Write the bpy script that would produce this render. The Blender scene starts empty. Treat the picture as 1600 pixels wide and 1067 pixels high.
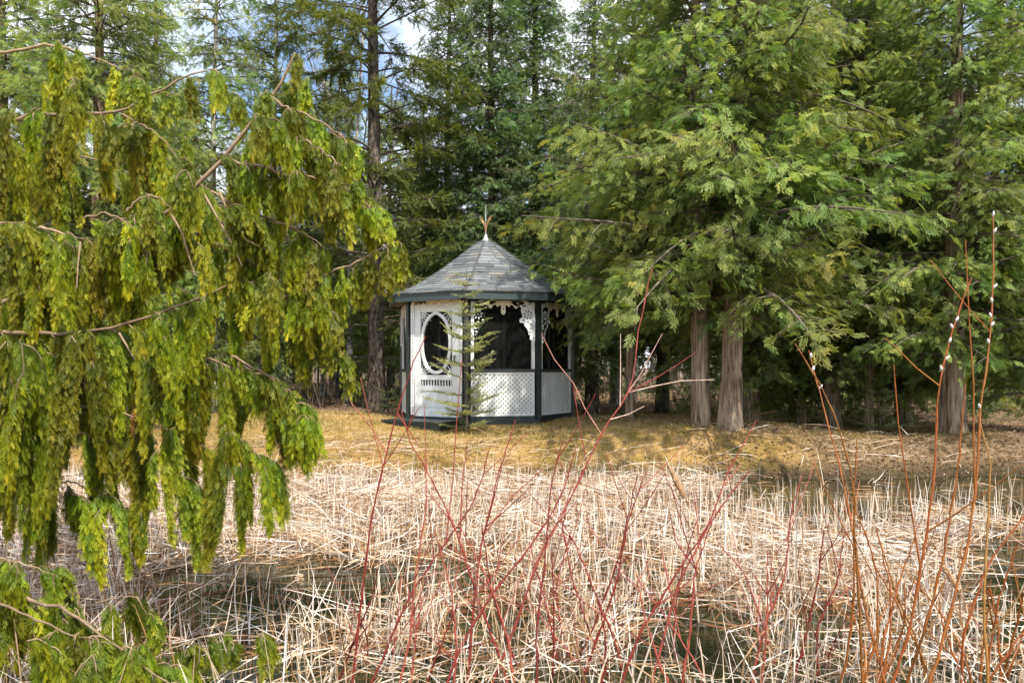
import bpy, math, random
import numpy as np
from mathutils import Vector, Matrix

# ------------------------------------------------------------------ camera, sky, sun, exposure
SC = bpy.context.scene
COL = SC.collection
F, HZ, CZ = 1260.0, 575.0, 1.0            # focal length and horizon in photo pixels (1600 wide), eye height
cam_d = bpy.data.cameras.new('camera'); cam = bpy.data.objects.new('camera', cam_d); COL.objects.link(cam)
cam_d.sensor_width = 36.0; cam_d.lens = 36.0 * F / 1600.0
cam_d.shift_y = (HZ - 533.5) / 1600.0
cam_d.clip_start = 0.05; cam_d.clip_end = 2000.0
cam.location = (0, 0, CZ); cam.rotation_euler = (math.radians(90), 0, 0)
SC.camera = cam

SUN_EL, SUN_AZ = math.radians(54), math.atan2(0.40, -0.75)     # azimuth measured from +Y towards +X
sd = (math.sin(SUN_AZ) * math.cos(SUN_EL), math.cos(SUN_AZ) * math.cos(SUN_EL), math.sin(SUN_EL))
W = bpy.data.worlds.new('World'); SC.world = W; W.use_nodes = True
wn, wl = W.node_tree.nodes, W.node_tree.links
wn.clear()
wout = wn.new('ShaderNodeOutputWorld')
sky = wn.new('ShaderNodeTexSky'); sky.sky_type = 'NISHITA'; sky.sun_disc = False
sky.sun_elevation = SUN_EL; sky.sun_rotation = SUN_AZ; sky.air_density = 1.0; sky.dust_density = 0.6
b1 = wn.new('ShaderNodeBackground'); b1.inputs[1].default_value = 0.13
b2 = wn.new('ShaderNodeBackground'); b2.inputs[0].default_value = (0.90, 0.94, 1.0, 1); b2.inputs[1].default_value = 1.15
tc = wn.new('ShaderNodeTexCoord'); mp = wn.new('ShaderNodeMapping'); mp.inputs['Scale'].default_value = (1, 1, 2.2)
mp.inputs['Location'].default_value = (0.8, 0.3, 0.0)
nz = wn.new('ShaderNodeTexNoise'); nz.inputs['Scale'].default_value = 2.1; nz.inputs['Detail'].default_value = 7; nz.inputs['Roughness'].default_value = 0.55
rp = wn.new('ShaderNodeValToRGB'); rp.color_ramp.elements[0].position = 0.40; rp.color_ramp.elements[1].position = 0.56
mx = wn.new('ShaderNodeMixShader')
wl.new(tc.outputs['Generated'], mp.inputs[0]); wl.new(mp.outputs[0], nz.inputs['Vector']); wl.new(nz.outputs[0], rp.inputs[0])
wl.new(sky.outputs[0], b1.inputs[0]); wl.new(rp.outputs[0], mx.inputs[0]); wl.new(b1.outputs[0], mx.inputs[1]); wl.new(b2.outputs[0], mx.inputs[2])
wl.new(mx.outputs[0], wout.inputs[0])

sun_d = bpy.data.lights.new('sun', 'SUN'); sun = bpy.data.objects.new('sun', sun_d); COL.objects.link(sun)
sun_d.energy = 4.3; sun_d.angle = math.radians(1.0); sun_d.color = (1.0, 0.93, 0.80)
sun.rotation_euler = Vector(sd).to_track_quat('Z', 'Y').to_euler()
sun.location = (10, -10, 20)

SC.view_settings.view_transform = 'Standard'; SC.view_settings.look = 'None'
SC.view_settings.exposure = 0.84; SC.view_settings.gamma = 1.0
SC.render.engine = 'CYCLES'
SC.cycles.adaptive_threshold = 0.025; SC.cycles.use_light_tree = False
SC.cycles.max_bounces = 5; SC.cycles.diffuse_bounces = 3; SC.cycles.glossy_bounces = 2
SC.cycles.transmission_bounces = 3; SC.cycles.transparent_max_bounces = 10
SC.cycles.use_denoising = True; SC.cycles.denoiser = 'OPENIMAGEDENOISE'
SC.cycles.denoising_input_passes = 'RGB_ALBEDO_NORMAL'; SC.cycles.denoising_prefilter = 'NONE'

# ------------------------------------------------------------------ helpers
def at(px, py, d):
    """Point that the photograph shows at pixel (px,py), d metres in front of the camera."""
    return np.array([(px - 800.0) / F * d, d, CZ - (py - HZ) / F * d])

def tag(o, label=None, cat=None, group=None, kind=None):
    if label: o['label'] = label
    if cat: o['category'] = cat
    if group: o['group'] = group
    if kind: o['kind'] = kind
    return o

def empty(name, loc=(0, 0, 0), label=None, cat=None, group=None):
    o = bpy.data.objects.new(name, None); COL.objects.link(o); o.location = loc; o.empty_display_size = 0.2
    return tag(o, label, cat, group)

def link(name, me, parent=None):
    o = bpy.data.objects.new(name, me); COL.objects.link(o)
    if parent is not None: o.parent = parent
    return o

class MB:
    """Collects vertices, faces and a per-vertex tint; builds one mesh."""
    def __init__(s): s.v = []; s.f3 = []; s.f4 = []; s.t = []; s.n = 0; s.mi = 0; s.m3 = []; s.m4 = []
    def add(s, v, f, tint=0.5):
        v = np.asarray(v, float).reshape(-1, 3); f = np.asarray(f, int)
        if len(v) == 0: return
        (s.f4 if f.shape[1] == 4 else s.f3).append(f + s.n); (s.m4 if f.shape[1] == 4 else s.m3).append(np.full(len(f), s.mi, np.int32))
        s.v.append(v); s.n += len(v)
        t = np.asarray(tint, float)
        s.t.append(np.full(len(v), float(t)) if t.ndim == 0 else t)
    def box(s, x0, x1, y0, y1, z0, z1, tint=0.5):
        v = [(x, y, z) for x in (x0, x1) for y in (y0, y1) for z in (z0, z1)]
        s.add(v, [(0, 1, 3, 2), (4, 6, 7, 5), (0, 4, 5, 1), (2, 3, 7, 6), (0, 2, 6, 4), (1, 5, 7, 3)], tint)
    def tube(s, pts, rad, sides=6, tint=0.5, cap=True):
        pts = np.asarray(pts, float); n = len(pts)
        rad = np.full(n, float(rad)) if np.ndim(rad) == 0 else np.asarray(rad, float)
        d = np.gradient(pts, axis=0); d /= np.linalg.norm(d, axis=1)[:, None] + 1e-9
        ref = np.array([0.31, 0.95, 0.0]) if abs(d[:, 2]).mean() > 0.6 else np.array([0.0, 0.05, 1.0])
        a = np.cross(d, ref); a /= np.linalg.norm(a, axis=1)[:, None] + 1e-9
        b = np.cross(d, a)
        th = np.arange(sides) * 2 * math.pi / sides
        v = pts[:, None, :] + rad[:, None, None] * (np.cos(th)[None, :, None] * a[:, None, :] + np.sin(th)[None, :, None] * b[:, None, :])
        i = np.arange(n - 1)[:, None] * sides; j = np.arange(sides)[None, :]; j2 = (j + 1) % sides
        f = np.stack([i + j, i + j2, i + sides + j2, i + sides + j], -1).reshape(-1, 4)
        s.add(v.reshape(-1, 3), f, tint)
        if cap:
            tip = pts[-1] + d[-1] * rad[-1]
            vv = np.vstack([v[-1], tip]); s.add(vv, [(k, (k + 1) % sides, sides) for k in range(sides)], tint)
    def inst(s, T, P, X, Y, Z, S, tint, grad=0.0):
        """Copies of template T=(verts, faces) at P with axes X,Y,Z and size S."""
        tv, tf = T; n, k = len(P), len(tv)
        if n == 0: return
        S = np.asarray(S, float).reshape(-1, 1, 1)
        v = P[:, None, :] + S * (tv[None, :, 0:1] * X[:, None, :] + tv[None, :, 1:2] * Y[:, None, :] + tv[None, :, 2:3] * Z[:, None, :])
        f = (tf[None, :, :] + (np.arange(n) * k)[:, None, None]).reshape(-1, tf.shape[1])
        s.add(v.reshape(-1, 3), f, np.clip(np.asarray(tint, float)[:, None] + grad * (tv[None, :, 1] - .4), 0, 1).ravel())
    def mesh(s, name, mat, smooth=False):
        me = bpy.data.meshes.new(name)
        v = np.vstack(s.v)
        f3 = np.vstack(s.f3) if s.f3 else np.zeros((0, 3), int); f4 = np.vstack(s.f4) if s.f4 else np.zeros((0, 4), int)
        loops = np.concatenate([f3.ravel(), f4.ravel()]).astype(np.int32)
        starts = np.concatenate([np.arange(len(f3)) * 3, len(f3) * 3 + np.arange(len(f4)) * 4]).astype(np.int32)
        me.vertices.add(len(v)); me.vertices.foreach_set('co', v.astype(np.float32).ravel())
        me.loops.add(len(loops)); me.loops.foreach_set('vertex_index', loops)
        me.polygons.add(len(starts)); me.polygons.foreach_set('loop_start', starts)
        me.polygons.foreach_set('use_smooth', np.full(len(starts), smooth))
        a = me.attributes.new('tint', 'FLOAT', 'POINT'); a.data.foreach_set('value', np.concatenate(s.t).astype(np.float32))
        for q in (mat if isinstance(mat, (list, tuple)) else [mat]): me.materials.append(q)
        me.polygons.foreach_set('material_index', np.concatenate(s.m3 + s.m4))
        me.update(calc_edges=True)
        return me
    def build(s, name, mat, parent=None, smooth=False):
        return link(name, s.mesh(name, mat, smooth), parent)

def nrm(a): return a / (np.linalg.norm(a, axis=-1, keepdims=True) + 1e-9)

def frames(D, up, rng, jitter):
    """Axes for leaf sprays: Y along D, Z near 'up' with jitter."""
    Y = nrm(D); Z = up + rng.normal(0, jitter, Y.shape); Z = nrm(Z - (Z * Y).sum(1, keepdims=True) * Y); X = np.cross(Y, Z)
    return X, Y, Z

# ------------------------------------------------------------------ materials
def new_mat(name):
    m = bpy.data.materials.new(name); m.use_nodes = True
    n, l = m.node_tree.nodes, m.node_tree.links
    return m, n, l, n['Principled BSDF']

def ramp(n, cols):
    r = n.new('ShaderNodeValToRGB'); e = r.color_ramp.elements
    while len(e) < len(cols): e.new(0.5)
    for i, (p, c) in enumerate(cols): e[i].position = p; e[i].color = (*c, 1)
    return r

def noise(n, l, scale, detail=4, rough=0.55, vec=None, stretch=None, obj=True):
    t = n.new('ShaderNodeTexNoise'); t.inputs['Scale'].default_value = scale; t.inputs['Detail'].default_value = detail
    t.inputs['Roughness'].default_value = rough
    tcn = n.new('ShaderNodeTexCoord'); src = tcn.outputs['Object']
    if stretch:
        mpn = n.new('ShaderNodeMapping'); mpn.inputs['Scale'].default_value = stretch
        l.new(src, mpn.inputs[0]); src = mpn.outputs[0]
    l.new(src, t.inputs['Vector'])
    return t

def bump(n, l, h, bsdf, strength=0.4, dist=0.02):
    b = n.new('ShaderNodeBump'); b.inputs['Strength'].default_value = strength; b.inputs['Distance'].default_value = dist
    l.new(h, b.inputs['Height']); l.new(b.outputs[0], bsdf.inputs['Normal'])

def leaf_mat(name, cols, trans=0.4, rough=0.55, hue=0.02, val=0.25, tcol=None):
    m, n, l, p = new_mat(name)
    at_ = n.new('ShaderNodeAttribute'); at_.attribute_name = 'tint'
    r = ramp(n, cols); l.new(at_.outputs['Fac'], r.inputs[0])
    oi = n.new('ShaderNodeObjectInfo'); hs = n.new('ShaderNodeHueSaturation')
    mr = n.new('ShaderNodeMapRange'); mr.inputs['To Min'].default_value = 1 - val; mr.inputs['To Max'].default_value = 1 + val
    mh = n.new('ShaderNodeMapRange'); mh.inputs['To Min'].default_value = 0.5 - hue; mh.inputs['To Max'].default_value = 0.5 + hue
    l.new(oi.outputs['Random'], mr.inputs[0]); l.new(oi.outputs['Random'], mh.inputs[0])
    l.new(mr.outputs[0], hs.inputs['Value']); l.new(mh.outputs[0], hs.inputs['Hue']); l.new(r.outputs[0], hs.inputs['Color'])
    p.inputs['Roughness'].default_value = rough; p.inputs['Specular IOR Level'].default_value = 0.35
    l.new(hs.outputs[0], p.inputs['Base Color'])
    t = n.new('ShaderNodeBsdfTranslucent'); g = n.new('ShaderNodeMixRGB'); g.blend_type = 'MULTIPLY'; g.inputs[0].default_value = 1
    g.inputs[2].default_value = (*(tcol or (1.35, 1.2, 0.5)), 1); l.new(hs.outputs[0], g.inputs[1]); l.new(g.outputs[0], t.inputs[0])
    ms = n.new('ShaderNodeMixShader'); ms.inputs[0].default_value = trans
    l.new(p.outputs[0], ms.inputs[1]); l.new(t.outputs[0], ms.inputs[2]); l.new(ms.outputs[0], n['Material Output'].inputs[0])
    return m

def bark_mat(name, c0, c1, c2, stretch=(9, 9, 1.2), scale=3.0, strength=0.8, moss=None):
    m, n, l, p = new_mat(name)
    a = noise(n, l, scale, 8, 0.65, stretch=stretch); r = ramp(n, [(0.38, c0), (0.50, c1), (0.64, c2)])
    l.new(a.outputs[0], r.inputs[0]); col = r.outputs[0]
    b = noise(n, l, 2.3, 5, 0.6)
    mixn = n.new('ShaderNodeMixRGB'); mixn.blend_type = 'MIX'; r2 = ramp(n, [(0.45, (0, 0, 0)), (0.75, (0.6, 0.6, 0.6))])
    l.new(b.outputs[0], r2.inputs[0]); l.new(r2.outputs[0], mixn.inputs[0]); l.new(col, mixn.inputs[1])
    mixn.inputs[2].default_value = (*(moss or c2), 1)
    l.new(mixn.outputs[0], p.inputs['Base Color']); p.inputs['Roughness'].default_value = 0.9; p.inputs['Specular IOR Level'].default_value = 0.1
    bump(n, l, a.outputs[0], p, strength, 0.05)
    return m

def tint_mat(name, cols, rough=0.7, trans=0.0, spec=0.3, nscale=None):
    m, n, l, p = new_mat(name)
    at_ = n.new('ShaderNodeAttribute'); at_.attribute_name = 'tint'
    r = ramp(n, cols); l.new(at_.outputs['Fac'], r.inputs[0]); col = r.outputs[0]
    if nscale:
        a = noise(n, l, nscale, 5, 0.6); rr = ramp(n, [(0.3, (0.62, 0.58, 0.54)), (0.65, (1.1, 1.1, 1.1))]); l.new(a.outputs[0], rr.inputs[0])
        g = n.new('ShaderNodeMixRGB'); g.blend_type = 'MULTIPLY'; g.inputs[0].default_value = 1; l.new(col, g.inputs[1]); l.new(rr.outputs[0], g.inputs[2]); col = g.outputs[0]
    l.new(col, p.inputs['Base Color']); p.inputs['Roughness'].default_value = rough; p.inputs['Specular IOR Level'].default_value = spec
    if trans:
        t = n.new('ShaderNodeBsdfTranslucent'); l.new(col, t.inputs[0]); ms = n.new('ShaderNodeMixShader'); ms.inputs[0].default_value = trans
        l.new(p.outputs[0], ms.inputs[1]); l.new(t.outputs[0], ms.inputs[2]); l.new(ms.outputs[0], n['Material Output'].inputs[0])
    return m

def paint_mat(name, c, dirt, rough=0.5, scale=6.0, amt=0.5):
    m, n, l, p = new_mat(name)
    a = noise(n, l, scale, 7, 0.65, stretch=(1, 1, 0.35)); r = ramp(n, [(0.40, (0, 0, 0)), (0.78, (amt, amt, amt))]); l.new(a.outputs[0], r.inputs[0])
    g = n.new('ShaderNodeMixRGB'); l.new(r.outputs[0], g.inputs[0]); g.inputs[1].default_value = (*c, 1); g.inputs[2].default_value = (*dirt, 1)
    l.new(g.outputs[0], p.inputs['Base Color']); p.inputs['Roughness'].default_value = rough
    b = noise(n, l, 60, 3); bump(n, l, b.outputs[0], p, 0.15, 0.003)
    return m

M = {}
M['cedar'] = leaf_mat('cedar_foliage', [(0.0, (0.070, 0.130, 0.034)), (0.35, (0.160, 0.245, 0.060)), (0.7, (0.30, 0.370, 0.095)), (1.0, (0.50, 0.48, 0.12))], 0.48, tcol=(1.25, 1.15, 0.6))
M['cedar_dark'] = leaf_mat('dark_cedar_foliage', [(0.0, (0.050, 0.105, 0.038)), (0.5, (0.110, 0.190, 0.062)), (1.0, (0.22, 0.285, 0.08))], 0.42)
M['weeping'] = leaf_mat('weeping_cypress_foliage', [(0.0, (0.032, 0.066, 0.009)), (0.4, (0.130, 0.185, 0.009)), (0.72, (0.33, 0.335, 0.012)), (1.0, (0.58, 0.45, 0.03))], 0.34, hue=0.015, val=0.40, tcol=(1.3, 1.2, 0.3))
M['rust'] = leaf_mat('rust_foliage', [(0.0, (0.16, 0.06, 0.02)), (1.0, (0.33, 0.14, 0.045))], 0.3, hue=0, val=0, tcol=(1.1, 0.9, 0.6))
M['needle'] = leaf_mat('spruce_needles', [(0.0, (0.07, 0.125, 0.040)), (0.5, (0.15, 0.225, 0.06)), (1.0, (0.27, 0.33, 0.08))], 0.5)
M['fir'] = leaf_mat('fir_needles', [(0.0, (0.22, 0.29, 0.13)), (0.5, (0.40, 0.45, 0.23)), (1.0, (0.60, 0.60, 0.36))], 0.58, tcol=(1.1, 1.1, 0.7))
M['under'] = leaf_mat('undergrowth_leaves', [(0.0, (0.03, 0.06, 0.02)), (0.5, (0.08, 0.12, 0.035)), (1.0, (0.22, 0.25, 0.10))], 0.35)
M['bark'] = bark_mat('cedar_bark', (0.085, 0.060, 0.040), (0.26, 0.195, 0.135), (0.46, 0.37, 0.26), (10, 10, 0.7))
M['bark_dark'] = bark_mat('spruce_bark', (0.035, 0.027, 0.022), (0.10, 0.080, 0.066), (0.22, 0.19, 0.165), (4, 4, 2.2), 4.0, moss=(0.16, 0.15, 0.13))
M['bark_pale'] = bark_mat('aspen_bark', (0.16, 0.15, 0.13), (0.36, 0.34, 0.30), (0.55, 0.52, 0.46), (2, 2, 3), 3.0, 0.4)
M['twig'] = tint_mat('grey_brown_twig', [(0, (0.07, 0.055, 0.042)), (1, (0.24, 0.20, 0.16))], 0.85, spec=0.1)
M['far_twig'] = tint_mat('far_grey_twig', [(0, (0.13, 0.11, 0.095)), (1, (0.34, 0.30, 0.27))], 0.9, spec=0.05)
M['bough'] = tint_mat('cypress_bough_bark', [(0, (0.13, 0.09, 0.055)), (1, (0.38, 0.29, 0.19))], 0.85, spec=0.1, nscale=22)
M['reed'] = tint_mat('dead_reed', [(0.0, (0.15, 0.065, 0.024)), (0.18, (0.34, 0.19, 0.085)), (0.45, (0.54, 0.40, 0.26)), (0.75, (0.68, 0.58, 0.49)), (1.0, (0.80, 0.75, 0.70))], 0.6, 0.12)
M['litter'] = tint_mat('fallen_leaves', [(0.0, (0.085, 0.050, 0.028)), (0.5, (0.24, 0.155, 0.085)), (0.85, (0.42, 0.32, 0.22)), (1.0, (0.58, 0.50, 0.42))], 0.75, 0.1)
M['grass'] = tint_mat('lawn_blades', [(0.0, (0.13, 0.13, 0.03)), (0.35, (0.28, 0.22, 0.055)), (0.7, (0.46, 0.33, 0.13)), (1.0, (0.62, 0.52, 0.35))], 0.7, 0.25)
M['red'] = tint_mat('red_dogwood_bark', [(0.0, (0.11, 0.024, 0.018)), (0.5, (0.25, 0.036, 0.026)), (0.85, (0.38, 0.11, 0.07)), (1.0, (0.58, 0.42, 0.34))], 0.45, spec=0.4, nscale=35)
M['willow'] = tint_mat('willow_bark', [(0.0, (0.13, 0.075, 0.015)), (0.4, (0.29, 0.105, 0.017)), (0.75, (0.32, 0.080, 0.018)), (1.0, (0.28, 0.19, 0.035))], 0.5, spec=0.4, nscale=30)
M['catkin'] = tint_mat('catkin_fur', [(0, (0.55, 0.50, 0.45)), (1, (0.80, 0.78, 0.75))], 0.9, 0.2)
M['white'] = paint_mat('white_paint', (0.74, 0.77, 0.79), (0.46, 0.47, 0.42), 0.45, 4.0, 0.75)
M['warm_bounce'] = paint_mat('warm_bounce_white', (0.80, 0.74, 0.58), (0.58, 0.50, 0.36), 0.5)  # valance white with warm bounced light of the shaded eave painted in
M['green'] = paint_mat('dark_green_paint', (0.014, 0.024, 0.024), (0.05, 0.056, 0.05), 0.4)
M['fascia'] = paint_mat('grey_green_paint', (0.034, 0.054, 0.060), (0.07, 0.085, 0.085), 0.45)
M['wood_in'] = paint_mat('floor_boards', (0.16, 0.13, 0.10), (0.09, 0.07, 0.055), 0.7)
M['ceil'] = paint_mat('ceiling_boards', (0.20, 0.18, 0.15), (0.12, 0.10, 0.08), 0.7)

def shingle_mat():
    m, n, l, p = new_mat('asphalt_shingle')
    at_ = n.new('ShaderNodeAttribute'); at_.attribute_name = 'tint'
    r = ramp(n, [(0, (0.085, 0.095, 0.105)), (1, (0.21, 0.225, 0.235))]); l.new(at_.outputs['Fac'], r.inputs[0])
    a = noise(n, l, 3.2, 6, 0.65); rr = ramp(n, [(0.56, (0, 0, 0)), (0.70, (0.65, 0.65, 0.65))]); l.new(a.outputs[0], rr.inputs[0])
    g = n.new('ShaderNodeMixRGB'); l.new(rr.outputs[0], g.inputs[0]); l.new(r.outputs[0], g.inputs[1]); g.inputs[2].default_value = (0.26, 0.20, 0.13, 1)
    b = noise(n, l, 140, 3, 0.7); rb = ramp(n, [(0.3, (0.6, 0.6, 0.6)), (0.7, (1.25, 1.25, 1.25))]); l.new(b.outputs[0], rb.inputs[0])
    g2 = n.new('ShaderNodeMixRGB'); g2.blend_type = 'MULTIPLY'; g2.inputs[0].default_value = 1; l.new(g.outputs[0], g2.inputs[1]); l.new(rb.outputs[0], g2.inputs[2])
    l.new(g2.outputs[0], p.inputs['Base Color']); p.inputs['Roughness'].default_value = 0.75; bump(n, l, b.outputs[0], p, 0.3, 0.004)
    return m
M['shingle'] = shingle_mat()

def plain(name, c, rough=0.5, metal=0.0):
    m, n, l, p = new_mat(name)
    a = noise(n, l, 30, 4); r = ramp(n, [(0.3, tuple(x * 0.75 for x in c)), (0.7, c)]); l.new(a.outputs[0], r.inputs[0]); l.new(r.outputs[0], p.inputs['Base Color'])
    p.inputs['Roughness'].default_value = rough; p.inputs['Metallic'].default_value = metal
    return m
M['hip'] = plain('hip_shingle', (0.085, 0.09, 0.095), 0.8)
M['tin'] = plain('zinc_cap', (0.62, 0.64, 0.66), 0.35, 0.6)
M['copper'] = plain('copper_finial', (0.72, 0.44, 0.22), 0.4, 0.4)
M['steel'] = plain('galvanised_wire', (0.20, 0.21, 0.20), 0.5, 0.5)

def screen_mat():
    m, n, l, p = new_mat('insect_screen')
    p.inputs['Base Color'].default_value = (0.007, 0.0075, 0.0075, 1); p.inputs['Roughness'].default_value = 0.8; p.inputs['Specular IOR Level'].default_value = 0.1
    w = noise(n, l, 900, 1); w2 = n.new('ShaderNodeMath'); w2.operation = 'MULTIPLY_ADD'; w2.inputs[1].default_value = 0.2; w2.inputs[2].default_value = 0.62
    l.new(w.outputs[0], w2.inputs[0]); l.new(w2.outputs[0], p.inputs['Alpha'])
    return m
M['screen'] = screen_mat()

def ground_mat():
    m, n, l, p = new_mat('lawn_and_leaf_litter')
    geo = n.new('ShaderNodeNewGeometry'); sep = n.new('ShaderNodeSeparateXYZ'); l.new(geo.outputs['Position'], sep.inputs[0])
    a = noise(n, l, 1.6, 10, 0.72); lawn = ramp(n, [(0.30, (0.13, 0.105, 0.030)), (0.44, (0.28, 0.19, 0.055)), (0.55, (0.42, 0.265, 0.10)), (0.68, (0.50, 0.385, 0.25))]); l.new(a.outputs[0], lawn.inputs[0])
    b = noise(n, l, 9, 8, 0.75); lit = ramp(n, [(0.32, (0.070, 0.045, 0.026)), (0.50, (0.20, 0.13, 0.075)), (0.70, (0.40, 0.30, 0.20))]); l.new(b.outputs[0], lit.inputs[0])
    c = noise(n, l, 0.45, 5, 0.6)
    # litter takes over towards the wood (y) and under the right-hand cedars (x)
    my = n.new('ShaderNodeMapRange'); my.inputs['From Min'].default_value = 14.0; my.inputs['From Max'].default_value = 17.5; l.new(sep.outputs['Y'], my.inputs[0])
    mxn = n.new('ShaderNodeMapRange'); mxn.inputs['From Min'].default_value = 2.2; mxn.inputs['From Max'].default_value = 7.0; l.new(sep.outputs['X'], mxn.inputs[0])
    mm = n.new('ShaderNodeMath'); mm.operation = 'MAXIMUM'; l.new(my.outputs[0], mm.inputs[0]); l.new(mxn.outputs[0], mm.inputs[1])
    ad = n.new('ShaderNodeMath'); ad.operation = 'ADD'; l.new(mm.outputs[0], ad.inputs[0]); l.new(c.outputs[0], ad.inputs[1])
    rs = ramp(n, [(0.62, (0, 0, 0)), (0.88, (1, 1, 1))]); l.new(ad.outputs[0], rs.inputs[0])
    g = n.new('ShaderNodeMixRGB'); l.new(rs.outputs[0], g.inputs[0]); l.new(lawn.outputs[0], g.inputs[1]); l.new(lit.outputs[0], g.inputs[2])
    # wet mud below the water line
    mz = n.new('ShaderNodeMapRange'); mz.inputs['From Min'].default_value = -0.40; mz.inputs['From Max'].default_value = -0.22; l.new(sep.outputs['Z'], mz.inputs[0])
    g2 = n.new('ShaderNodeMixRGB'); l.new(mz.outputs[0], g2.inputs[0]); g2.inputs[1].default_value = (0.075, 0.055, 0.032, 1); l.new(g.outputs[0], g2.inputs[2])
    l.new(g2.outputs[0], p.inputs['Base Color']); p.inputs['Roughness'].default_value = 0.95; p.inputs['Specular IOR Level'].default_value = 0.1
    bump(n, l, b.outputs[0], p, 1.0, 0.06)
    return m
M['ground'] = ground_mat()

def water_mat():
    m, n, l, p = new_mat('pond_water')
    a = noise(n, l, 1.6, 5, 0.6, stretch=(1, 2.2, 1)); r = ramp(n, [(0.35, (0.010, 0.012, 0.006)), (0.7, (0.036, 0.034, 0.011))]); l.new(a.outputs[0], r.inputs[0])
    l.new(r.outputs[0], p.inputs['Base Color']); p.inputs['Roughness'].default_value = 0.04; p.inputs['IOR'].default_value = 1.33
    b = noise(n, l, 5, 3, 0.5, stretch=(1, 2.0, 1)); bump(n, l, b.outputs[0], p, 0.12, 0.02)
    return m
M['water'] = water_mat()

# ------------------------------------------------------------------ ground and pond
WZ = -0.45
_hr = np.random.default_rng(5); _hw = [(_hr.uniform(-1, 1, 2) * s, _hr.uniform(0, 6.28), a) for s, a in [(0.35, .05), (0.6, .04), (0.9, .03), (1.7, .018), (2.9, .012), (5.0, .008)] for _ in range(2)]
def shore(x): return 10.45 + 0.35 * np.tanh((x - 1.0) * 0.8) + 0.18 * np.sin(x * 0.9 + 1) + 0.10 * np.sin(x * 2.3)
def sstep(t): t = np.clip(t, 0, 1); return t * t * (3 - 2 * t)
def height(x, y):
    x = np.asarray(x, float); y = np.asarray(y, float)
    far = -0.95 + 0.90 * sstep((y - shore(x) + 0.9) / 1.7) + 0.05 * sstep((y - 11.5) / 2.5) + 0.2 * sstep((y - 15) / 9) + 0.5 * sstep((y - 26) / 60)
    near = -0.95 + 0.95 * sstep((2.6 - y) / 1.6)
    left = -0.95 + 0.85 * sstep((-2.7 - 0.15 * y - x) / 1.4) * sstep((7.2 - y) / 1.6)
    z = np.maximum(np.maximum(far, near), left)
    w = np.clip((z + 0.9) / 0.6, 0, 1)
    for k, ph, a in _hw: z = z + w * a * np.sin(k[0] * x * 1.6 + k[1] * y * 1.6 + ph)
    return z
def h1(x, y): return float(height(x, y))
gx = np.unique(np.concatenate([-np.geomspace(14, 900, 26), np.arange(-14, 14.01, 0.20), np.geomspace(14, 900, 26)]))
gy = np.unique(np.concatenate([-np.geomspace(4, 900, 20), np.arange(-4, 26.01, 0.20), np.geomspace(26, 900, 30)]))
X, Y = np.meshgrid(gx, gy); Zg = height(X, Y)
mb = MB(); nx = len(gx); i = np.arange(len(gy) - 1)[:, None] * nx + np.arange(nx - 1)[None, :]
mb.add(np.stack([X, Y, Zg], -1), np.stack([i, i + 1, i + nx + 1, i + nx], -1).reshape(-1, 4))
tag(mb.build('ground', M['ground'], smooth=True), 'mossy lawn and leaf strewn woodland floor around pond', kind='structure')
mb = MB(); wx = np.linspace(-16, 16, 33); wy = np.linspace(0.5, 12.5, 13); X, Y = np.meshgrid(wx, wy); i = np.arange(12)[:, None] * 33 + np.arange(32)[None, :]
mb.add(np.stack([X, Y, X * 0 + WZ], -1), np.stack([i, i + 1, i + 34, i + 33], -1).reshape(-1, 4))
tag(mb.build('pond_water', M['water']), 'dark still pond water between the reeds', kind='structure')

# ------------------------------------------------------------------ gazebo
GD = 14.9
gzb = empty('gazebo', ((759 - 800) / F * GD, GD, 0.0), 'white octagonal screened gazebo with grey shingled bell roof and fretwork brackets', 'gazebo')
GR = 1.585; A = GR * math.cos(math.pi / 8); HW = GR * math.sin(math.pi / 8)
TH0 = -9.5
def fmid(k): return math.radians(TH0 + 45 * k + 22.5)
def vdir(k): t = math.radians(TH0 + 45 * k); return math.sin(t), -math.cos(t)
def face_obj(name, me, k, parent=gzb):
    o = link(name, me, parent); o.rotation_euler = (0, 0, fmid(k)); return o

def octa(mb, r0, z0, r1, z1, cap_top=False, cap_bot=False):
    v = []
    for r, z in ((r0, z0), (r1, z1)):
        for k in range(8): dx, dy = vdir(k); v.append((dx * r, dy * r, z))
    mb.add(v, [(k, (k + 1) % 8, 8 + (k + 1) % 8, 8 + k) for k in range(8)])
    if cap_top:
        mb.add(v[8:] + [(0, 0, z1)], [(k, (k + 1) % 8, 8) for k in range(8)])
    if cap_bot:
        mb.add(v[:8] + [(0, 0, z0)], [(k, (k + 1) % 8, 8) for k in range(8)])

mb = MB(); octa(mb, 1.64, -0.12, 1.64, 0.135, True); mb.build('plinth', M['green'], gzb)
mb = MB(); octa(mb, 1.60, 0.137, 1.60, 0.150, True); mb.build('floor', M['wood_in'], gzb)
ZR0, ZR1, ZT = 0.93, 0.985, 2.20
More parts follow.
